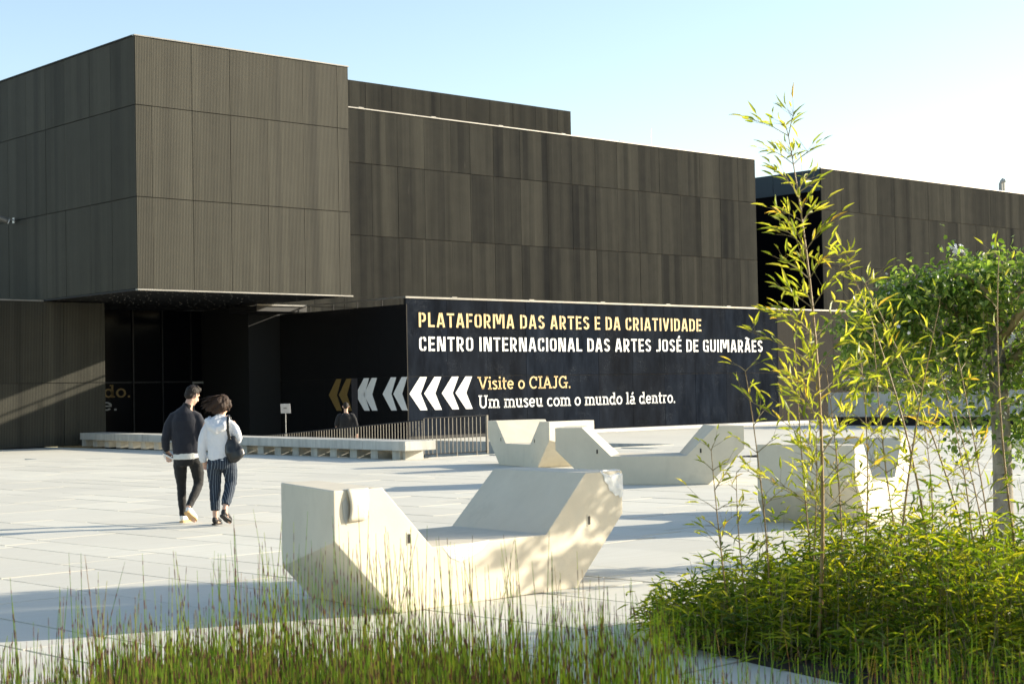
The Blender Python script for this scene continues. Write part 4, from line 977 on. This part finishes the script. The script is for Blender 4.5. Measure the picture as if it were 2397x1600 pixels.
def bamboo(base, tip, bow, label, first, nbr, lmul, rr, single=False, leafmat='bamboo_leaf', rad=.011, blen=.42, bias=None, leafn=(5, 9)):
    base, tip, bow = Vector(base), Vector(tip), Vector(bow)
    root = empty('bamboo_culm', base); tag(root, label, 'bamboo', 'bamboo culms rising from the thicket')
    L = (tip-base).length; N = max(10, int(L/.17)); pts = []; rads = []
    for i in range(N+1):
        f = i/N; pts.append((tip-base)*f + bow*(4*f*(1-f))*1.0 + bow*f*0); rads.append(rad*(1-f*.88)+.0012)
    stem = MB(); P2 = []; R2 = []
    for i in range(N+1):
        P2.append(pts[i]); R2.append(rads[i]*1.25)
        if i < N:
            for q in (.06, .94): P2.append(pts[i].lerp(pts[i+1], q)); R2.append(rads[i])
    stem.tube(P2, R2, 7); stem.build('stem', 'culm', root, True)
    br = MB(); fol = MB(); az = rr.uniform(0, 6.28); singles = []
    for i in range(N+1):
        f = i/N
        if f < first: continue
        for b_ in range(nbr):
            az += 2.4+rr.uniform(-.6, .6)
            up = rr.uniform(.55, 1.05)
            dv = Vector((math.cos(az), math.sin(az), up))
            if bias is not None: dv += bias*rr.uniform(.2, 1)
            dv.normalize()
            ln = blen*(1.15-f*.85)*rr.uniform(.55, 1.1)
            q0 = pts[i]; q1 = q0+dv*ln*.5; q2 = q1+(dv+Vector((0, 0, -.18))).normalized()*ln*.5
            br.tube([q0, q1, q2], [.0032, .0024, .0012], 5, cap=False)
            nl = max(2, int(rr.randint(*leafn)*(1.2-.75*f)))
            for k in range(nl):
                t_ = rr.uniform(.25, 1.0); pos = q0.lerp(q1, t_*2) if t_ < .5 else q1.lerp(q2, t_*2-1)
                jit = Vector((rr.uniform(-1, 1), rr.uniform(-1, 1), rr.uniform(-.5, .7)))
                if rr.random() < .55:           # short twig
                    e = pos+(dv*.6+jit*.7).normalized()*rr.uniform(.04, .12); br.tube([pos, e], [.0016, .0009], 4, cap=False); pos = e
                dl = (dv*.8+jit*.75).normalized()
                mm = leaf_matrix(pos, dl, rr.uniform(.055, .13)*lmul, rr.uniform(.013, .022)*lmul, rr)
                if single: singles.append(mm)
                else: add_leaf(fol, mm, tint=rr.random())
    tp = pts[-1]
    o = br.build('branches', 'twig', root); tag(o, kind='stuff')
    if single:
        rr.shuffle(singles)
        for mm in singles[:300]:
            o = bpy.data.objects.new('leaf', leaf_me); COL.objects.link(o); o.parent = root; o.matrix_basis = mm
        for mm in singles[300:]: add_leaf(fol, mm, tint=rr.random())
    if fol.v:
        o = fol.build('leaves', leafmat, root, tint=True); tag(o, kind='stuff')
    return root
rr = random.Random(21)
LB = RGT*-.5
bamboo(W(1.78, 9.7), W(1.72, 9.9, 3.18), RGT*.10, 'tallest bamboo culm, its yellow tip rising above the museum roofline', .27, 3, 1.0, rr, True, rad=.013, blen=.66, bias=RGT*-.3, leafn=(17, 26))
bamboo(W(2.72, 10.6), W(2.28, 10.9, 2.45), RGT*.12, 'bamboo culm leaning left just right of the tallest one', .36, 2, 1.0, rr, rad=.009, blen=.42, leafn=(13, 19))
bamboo(W(3.15, 11.0), W(2.45, 11.2, 2.35), RGT*.10, 'slender bamboo culm arching left in front of the climber crown', .42, 2, .95, rr, rad=.008, blen=.38, leafn=(7, 12))
bamboo(W(2.35, 10.2), W(2.75, 10.4, 2.15), RGT*-.05, 'bamboo culm leaning right in front of the half hidden bench', .42, 1, .9, rr, rad=.008, blen=.36, leafn=(5, 9))
bamboo(W(2.05, 10.3), W(2.05, 10.6, 1.75), RGT*.04, 'shorter bamboo culm beside the tallest one, before the bench end face', .42, 2, .95, rr, rad=.007, blen=.34, leafn=(6, 11))
bamboo(W(3.40, 10.8), W(3.32, 11.0, 2.5), RGT*-.08, 'bamboo culm cut by the right picture edge beside the tree trunk', .55, 1, .9, rr, rad=.009, blen=.40, leafn=(3, 6))
bamboo(W(2.95, 10.0), W(2.75, 10.1, 1.45), RGT*.04, 'low bamboo culm in front of the tree trunk foot', .35, 1, 1.0, rr, rad=.007, blen=.34, leafn=(6, 11))
bamboo(W(1.50, 10.3), W(1.42, 10.4, 1.10), RGT*-.03, 'small bamboo shoot left of the tallest culm, above the thicket', .45, 1, .95, rr, rad=.005, blen=.26, leafn=(3, 5))

TL = ['short thin bamboo culm furthest left, over the paving left of the tallest culm', 'thin bamboo culm just left of the tallest culm', 'thin bamboo culm just right of the tallest culm, crossing the shaded bench face',
      'thin bamboo culm crossing the lit corner of the half hidden bench', 'thin bamboo culm leaning left over the bench notch', 'thin bamboo culm between the half hidden bench and the tree trunk',
      'thin bamboo culm leaning left just before the tree trunk', 'short bamboo culm below the lit side of the half hidden bench', 'short bamboo culm at the foot of the tallest culm']
for k in range(9):
    r_ = (1.35, 1.62, 1.95, 2.2, 2.5, 2.9, 3.15, 2.62, 1.8)[k]; d_ = 10.2+.15*(k % 4); z_ = (1.25, 1.75, 1.95, 1.9, 2.0, 1.75, 1.9, 1.35, 1.35)[k]; dr_ = (-.1, -.12, -.1, .1, -.2, -.15, -.25, .1, .12)[k]
    bamboo(W(r_, d_), W(r_+dr_, d_+.1, z_), RGT*rr.uniform(-.05, .08), TL[k], .42, 2, .86, rr, rad=.006, blen=.34, leafn=(5, 8))

# low bamboo thicket: many short leafy shoots
th = MB(); rr = random.Random(33)
def ht_at(r):
    return .22 + .58*max(0, min(1, (r-.85)/1.5)) - .10*max(0, min(1, (r-2.6)/.5))
def shoot(p0, hgt, cnt):
    tn = rr.random()**1.45*.95
    if rr.random() < .07: hgt *= 1.35
    if cnt % 9 == 0: hgt = rr.uniform(.1, .3)
    ln = Vector((rr.uniform(-.3, .3), rr.uniform(-.3, .3), 1)).normalized(); p1 = p0+ln*hgt
    stick(th, [p0, p0.lerp(p1, .5)+Vector((rr.uniform(-.02, .02), rr.uniform(-.02, .02), 0)), p1], [.003, .0025, .001], 4, 1)
    for k in range(int(6+hgt*20)):
        f = rr.uniform(.12, 1.02); pos = p0.lerp(p1, f)+Vector((rr.uniform(-1, 1), rr.uniform(-1, 1), rr.uniform(-.5, .5)))*.09
        dl = Vector((rr.uniform(-1, 1), rr.uniform(-1, 1), rr.uniform(-.35, .65)))
        add_leaf(th, leaf_matrix(pos, dl, rr.uniform(.06, .14), rr.uniform(.011, .021), rr), tint=min(.99, max(0, tn+rr.gauss(0, .14))))
cnt = 0
while cnt < 1400:
    r = rr.uniform(.86, 3.9); d = rr.uniform(8.0, 12.3)
    lo = 10.45-.60*max(0, r-.75)-.5*max(0, r-2.0)
    if d < max(8.1, lo-.25) or d > lo+1.0+.75*(r-.7): continue
    cnt += 1
    shoot(W(r, d, 0), ht_at(r)*rr.uniform(.5, 1.12), cnt)
for k in range(230):
    y_ = rr.uniform(3.6, 6.8); x_ = 7.0+(y_-3.2)*.21+rr.uniform(.02, .55); shoot(Vector((x_, y_, 0)), rr.uniform(.12, .34), 1)
o = th.build('bamboo_thicket', None, mats=['thicket_leaf', 'twig'], tint=True)
tag(o, 'dense low green bamboo thicket filling the lower right corner', 'thicket', kind='stuff')

# reeds in the foreground: green stems with brown jointed sheaths
rd = MB(); rr = random.Random(44)
def reed(r, d, hgt, w):
    p0 = W(r, d, 0); lv = .14 if rr.random() < .09 else .04; lean = RGT*rr.gauss(0, lv)+FWD*rr.gauss(0, lv); bend = RGT*rr.gauss(0, .02); tin = rr.random()
    lx, ly, bx_, by_ = lean.x*hgt, lean.y*hgt, bend.x*hgt, bend.y*hgt
    def at(f): return (p0.x+lx*f+bx_*f*f, p0.y+ly*f+by_*f*f, hgt*f)
    stick(rd, [at(i/4) for i in range(5)], [w*(1-.75*(i/4)**1.5) for i in range(5)], 4, 0, tin)
    z = rr.uniform(.14, .22)
    while z < hgt*.98:
        f = z/hgt; l = rr.uniform(.014, .045)/hgt; ww = w*(1-.75*f**1.5)
        stick(rd, [at(f), at(f+l*.5), at(f+l)], [ww*1.1, ww*rr.uniform(1.3, 1.8), ww*1.05], 4, 1)
        z += rr.uniform(.085, .15)
def spread(n, x0, x1, d0, d1, h0, h1, w0, w1, clump=.09, pw=1.0):
    """n stems gathered in tufts between two view directions and two distances"""
    k = 0
    while k < n:
        d = rr.uniform(d0, d1); c = W(rr.uniform(x0, x1)*d, d); r_ = c.dot(RGT); hm = rr.uniform(.9, 1.08)
        for j in range(rr.randint(4, 11)):
            reed(r_+rr.gauss(0, clump), d+rr.gauss(0, clump), (h0+(h1-h0)*rr.random()**pw)*hm, rr.uniform(w0, w1)); k += 1
spread(1200, -.34, -.20, 5.8, 8.2, .26, .54, .0030, .0046)
spread(4200, -.25, .012, 5.8, 8.3, .32, .60, .0034, .0050)
spread(130, -.33, -.16, 6.2, 8.3, .58, .95, .0030, .0042, .12, 1.4)
spread(330, -.17, .03, 6.2, 8.3, .62, 1.04, .0030, .0044, .12, 1.4)
spread(520, .01, .10, 5.9, 7.6, .42, .80, .0030, .0046, .10)
spread(420, .09, .36, 5.8, 7.1, .36, .62, .0030, .0046, .10)
# short fine shoots filling the base
for k in range(3600):
    r = rr.uniform(-2.7, 2.6); d = rr.uniform(5.8, 8.4)
    if r/d > .03 and rr.random() < .75: continue
    p0 = W(r, d, 0); hgt = rr.uniform(.15, .42); dv = RGT*rr.gauss(0, .14)+FWD*rr.gauss(0, .14)
    stick(rd, [p0, p0+dv*hgt*.4+Vector((0, 0, hgt*.6)), p0+dv*hgt+Vector((0, 0, hgt))], [.0022, .0018, .0006], 3, 0, rr.random()*.5)
o = rd.build('reed_bed', None, mats=['reed', 'sheath'], tint=True)
tag(o, 'tall green jointed reeds with brown sheaths across the foreground', 'reeds', kind='stuff')

# ------------------------------------------------------------------ climber-covered tree
rr = random.Random(55); TD = 15.8
tree = empty('climber_covered_tree', W(4.75, TD)); tag(tree, 'pale-barked tree smothered by a leafy flowering climber at the right edge', 'tree')
tb = W(4.75, TD)
def T(r, dd, z): return W(r, TD+dd, z)-tb
b = MB(); b.tube([T(4.75, 0, -.02), T(4.75, 0, .05), T(4.745, 0, .4), T(4.75, .01, .9), T(4.74, 0, 1.4), T(4.72, 0, 1.9), T(4.70, .02, 2.2)], [.13, .11, .098, .092, .090, .085, .07], 16)
b.build('trunk', 'bark', tree, True)
b = MB()
limbs = [[(4.72, 0, 1.95), (4.5, .1, 2.25), (4.2, .15, 2.45), (3.9, .1, 2.50), (3.62, .05, 2.38), (3.48, 0, 2.15), (3.42, 0, 1.95)],
         [(4.70, .02, 2.15), (4.65, -.1, 2.45), (4.45, -.2, 2.65), (4.2, -.25, 2.7)],
         [(4.70, .02, 2.1), (4.85, .1, 2.4), (5.1, .2, 2.6), (5.5, .2, 2.7)],
         [(4.72, 0, 1.7), (5.0, -.1, 2.0), (5.3, -.1, 2.3), (5.6, -.05, 2.4)],
         [(4.72, 0, 2.0), (4.75, .3, 2.4), (4.7, .5, 2.6)], [(4.72, 0, 2.0), (4.9, -.35, 2.35), (5.1, -.5, 2.55)]]
for lm in limbs: b.tube([T(*q) for q in lm], [.05*(1-.8*i/(len(lm)-1))+.006 for i in range(len(lm))], 8)
strands = []
for k in range(46):
    r0 = rr.uniform(3.6, 5.6); d0 = rr.uniform(-.5, .5); z0 = rr.uniform(2.2, 2.6); z1 = z0-rr.uniform(.35, .95)
    if r0 > 4.75: z1 = z0-rr.uniform(.6, 1.6)
    if 4.2 < r0 < 4.5 and rr.random() < .4: z1 = rr.uniform(1.0, 1.4)
    P = [T(r0, d0, z0), T(r0+rr.uniform(-.06, .06), d0, (z0+z1)/2), T(r0+rr.uniform(-.12, .12), d0, z1)]
    b.tube(P, [.004, .0035, .002], 4, cap=False); strands.append(P)
b.build('branches', 'twig', tree, True)
cr = MB(); bl = MB()
def vine_leaf(pos, out=None, big=1):
    dl = Vector((rr.uniform(-1, 1), rr.uniform(-1, 1), rr.uniform(-1.1, .25)))
    add_leaf(cr, leaf_matrix(pos, dl, rr.uniform(.045, .095)*big, rr.uniform(.032, .058)*big, rr, .8), OV_V, 0, rr.random())
def flower(pos, s=.02):
    up = Vector((rr.uniform(-1, 1), rr.uniform(-1, 1), rr.uniform(0, 1))).normalized(); a = up.orthogonal().normalized(); c = up.cross(a)
    for k in range(5):
        an = k*1.2566; dd = a*math.cos(an)+c*math.sin(an); s2_ = a*math.cos(an+1.57)+c*math.sin(an+1.57)
        bl.add([pos, pos+dd*s*.6+s2_*s*.35+up*s*.2, pos+dd*s*1.1+up*s*.1, pos+dd*s*.6-s2_*s*.35+up*s*.2], [(0, 1, 2, 3)])
clumps = [(3.75, 1.80, .18, 120), (4.0, 1.75, .2, 140), (4.25, 1.85, .22, 150), (4.5, 1.7, .22, 150), (4.45, 2.2, .25, 190), (4.15, 2.1, .25, 170), (4.95, 1.75, .2, 150), (5.05, 1.35, .2, 130), (4.98, 1.1, .16, 90), (4.5, 1.35, .16, 70), (3.9, 1.5, .12, 50),(3.32, 2.18, .16, 130), (3.5, 2.05, .18, 150), (3.7, 1.95, .2, 120), (3.55, 2.38, .18, 150), (3.85, 2.25, .2, 150), (4.3, 2.5, .25, 180),(3.45, 2.28, .2, 170), (3.65, 2.46, .2, 200), (3.7, 2.2, .22, 150), (4.0, 2.4, .25, 200), (3.40, 2.0, .14, 110), (3.60, 2.32, .22, 190), (3.85, 2.50, .24, 230), (4.1, 2.62, .24, 260), (4.35, 2.70, .24, 280), (4.62, 2.74, .26, 300), (4.9, 2.68, .28, 300), (5.2, 2.72, .28, 300), (5.5, 2.70, .3, 300), (5.75, 2.6, .3, 240),
          (4.55, 2.45, .28, 260), (4.85, 2.40, .30, 280), (5.2, 2.38, .32, 300), (5.55, 2.3, .32, 260), (3.47, 2.12, .14, 90), (3.42, 1.92, .12, 90), (3.36, 1.86, .07, 34), (3.55, 1.7, .10, 44),
          (3.95, 2.28, .24, 110), (4.25, 2.28, .26, 130), (4.45, 2.0, .26, 120), (4.95, 2.0, .26, 220), (5.25, 1.95, .32, 260), (5.5, 1.8, .3, 220), (5.05, 1.6, .22, 150), (5.3, 1.45, .30, 220), (5.5, 1.2, .3, 180), (5.0, 1.25, .17, 80), (5.15, 1.0, .22, 120),
          (4.28, 1.58, .13, 50), (4.36, 1.22, .12, 46), (4.30, 1.05, .10, 40), (4.85, .95, .13, 46), (4.6, 1.75, .2, 70), (4.1, 1.95, .2, 50), (3.75, 2.05, .16, 50)]
for r0, z0, R0, n_ in clumps:
    if r0 > 5.15: n_ = int(n_*.6)
    for sub in range(max(2, n_//21)):
        cpos = T(r0+rr.gauss(0, R0*.55), rr.gauss(0, .30), z0+rr.gauss(0, R0*.42)); sg = rr.uniform(.05, .10)
        for k in range(30):
            vine_leaf(cpos+Vector((rr.gauss(0, sg), rr.gauss(0, sg), rr.gauss(0, sg))))
        if rr.random() < .16:
            for k in range(rr.randint(2, 5)): flower(cpos+Vector((rr.gauss(0, .05), rr.gauss(0, .05), rr.gauss(.03, .05))), rr.uniform(.012, .022))
for r0, dd, z0, R0, n_ in ((5.15, -.7, 2.35, .22, 90), (5.35, -.8, 2.05, .28, 130), (5.5, -.9, 2.35, .25, 110), (5.3, -.75, 1.7, .22, 80), (5.55, -.6, 1.9, .25, 110), (5.2, -.5, 2.0, .2, 70)):
    for sub in range(max(2, n_//14)):
        cpos = T(r0+rr.gauss(0, R0*.6), dd+rr.gauss(0, .2), z0+rr.gauss(0, R0*.6))
        for k in range(34): vine_leaf(cpos+Vector((rr.gauss(0, .05), rr.gauss(0, .05), rr.gauss(0, .05))), big=1.2)
for P in strands:
    for k in range(26):
        f = rr.random(); pos = P[0].lerp(P[1], f*2) if f < .5 else P[1].lerp(P[2], f*2-1); vine_leaf(pos+Vector((rr.gauss(0, .03), rr.gauss(0, .03), 0)), big=.9)
for k in range(16): flower(T(4.33, -.1, 2.93)+Vector((rr.gauss(0, .03), rr.gauss(0, .03), rr.gauss(0, .018))), .028)
for k in range(9): flower(T(4.88, -.2, 1.05)+Vector((rr.gauss(0, .03), rr.gauss(0, .03), rr.gauss(0, .02))), .026)
for k in range(7): flower(T(4.80, -.2, 2.05)+Vector((rr.gauss(0, .025), rr.gauss(0, .025), rr.gauss(0, .02))), .026)
o = cr.build('crown', 'vine_leaf', tree, tint=True); tag(o, kind='stuff')
o = bl.build('blossoms', 'blossom', tree); tag(o, kind='stuff')

# flowering hedge in the far planter
rr = random.Random(66); hg = MB(); bl = MB()
hedge = empty('flowering_hedge', (PX, 33, 1.25)); tag(hedge, 'low shrub hedge with small white flowers growing in the concrete planter', 'hedge'); ho = Vector((PX, 33, 1.25))
for k in range(330):
    c = Vector((PX+rr.uniform(.1, 1.9), rr.uniform(26, 40.8), 1.4+rr.random()*.45*(.7+.3*math.sin(k))))-ho
    for j in range(22):
        pos = c+Vector((rr.gauss(0, .12), rr.gauss(0, .14), rr.gauss(0, .12))); dl = Vector((rr.uniform(-1, 1), rr.uniform(-1, 1), rr.uniform(-.2, 1)))
        add_leaf(hg, leaf_matrix(pos, dl, rr.uniform(.08, .14), rr.uniform(.04, .06), rr), OV_V, 0, rr.random())
    if rr.random() < .5:
        for j in range(4): flower(c+Vector((rr.gauss(0, .1), rr.gauss(0, .1), .2+rr.random()*.12)), .04)
st_ = MB()
for k in range(40):
    y_ = rr.uniform(-7, 7.5); x_ = rr.uniform(.2, 1.8); st_.tube([(x_, y_, -.05), (x_+rr.uniform(-.1, .1), y_+rr.uniform(-.1, .1), .45)], [.012, .006], 5)
st_.build('stems', 'twig', hedge)
o = hg.build('foliage', 'hedge_leaf', hedge, tint=True); tag(o, kind='stuff')
o = bl.build('flowers', 'blossom', hedge); tag(o, kind='stuff')
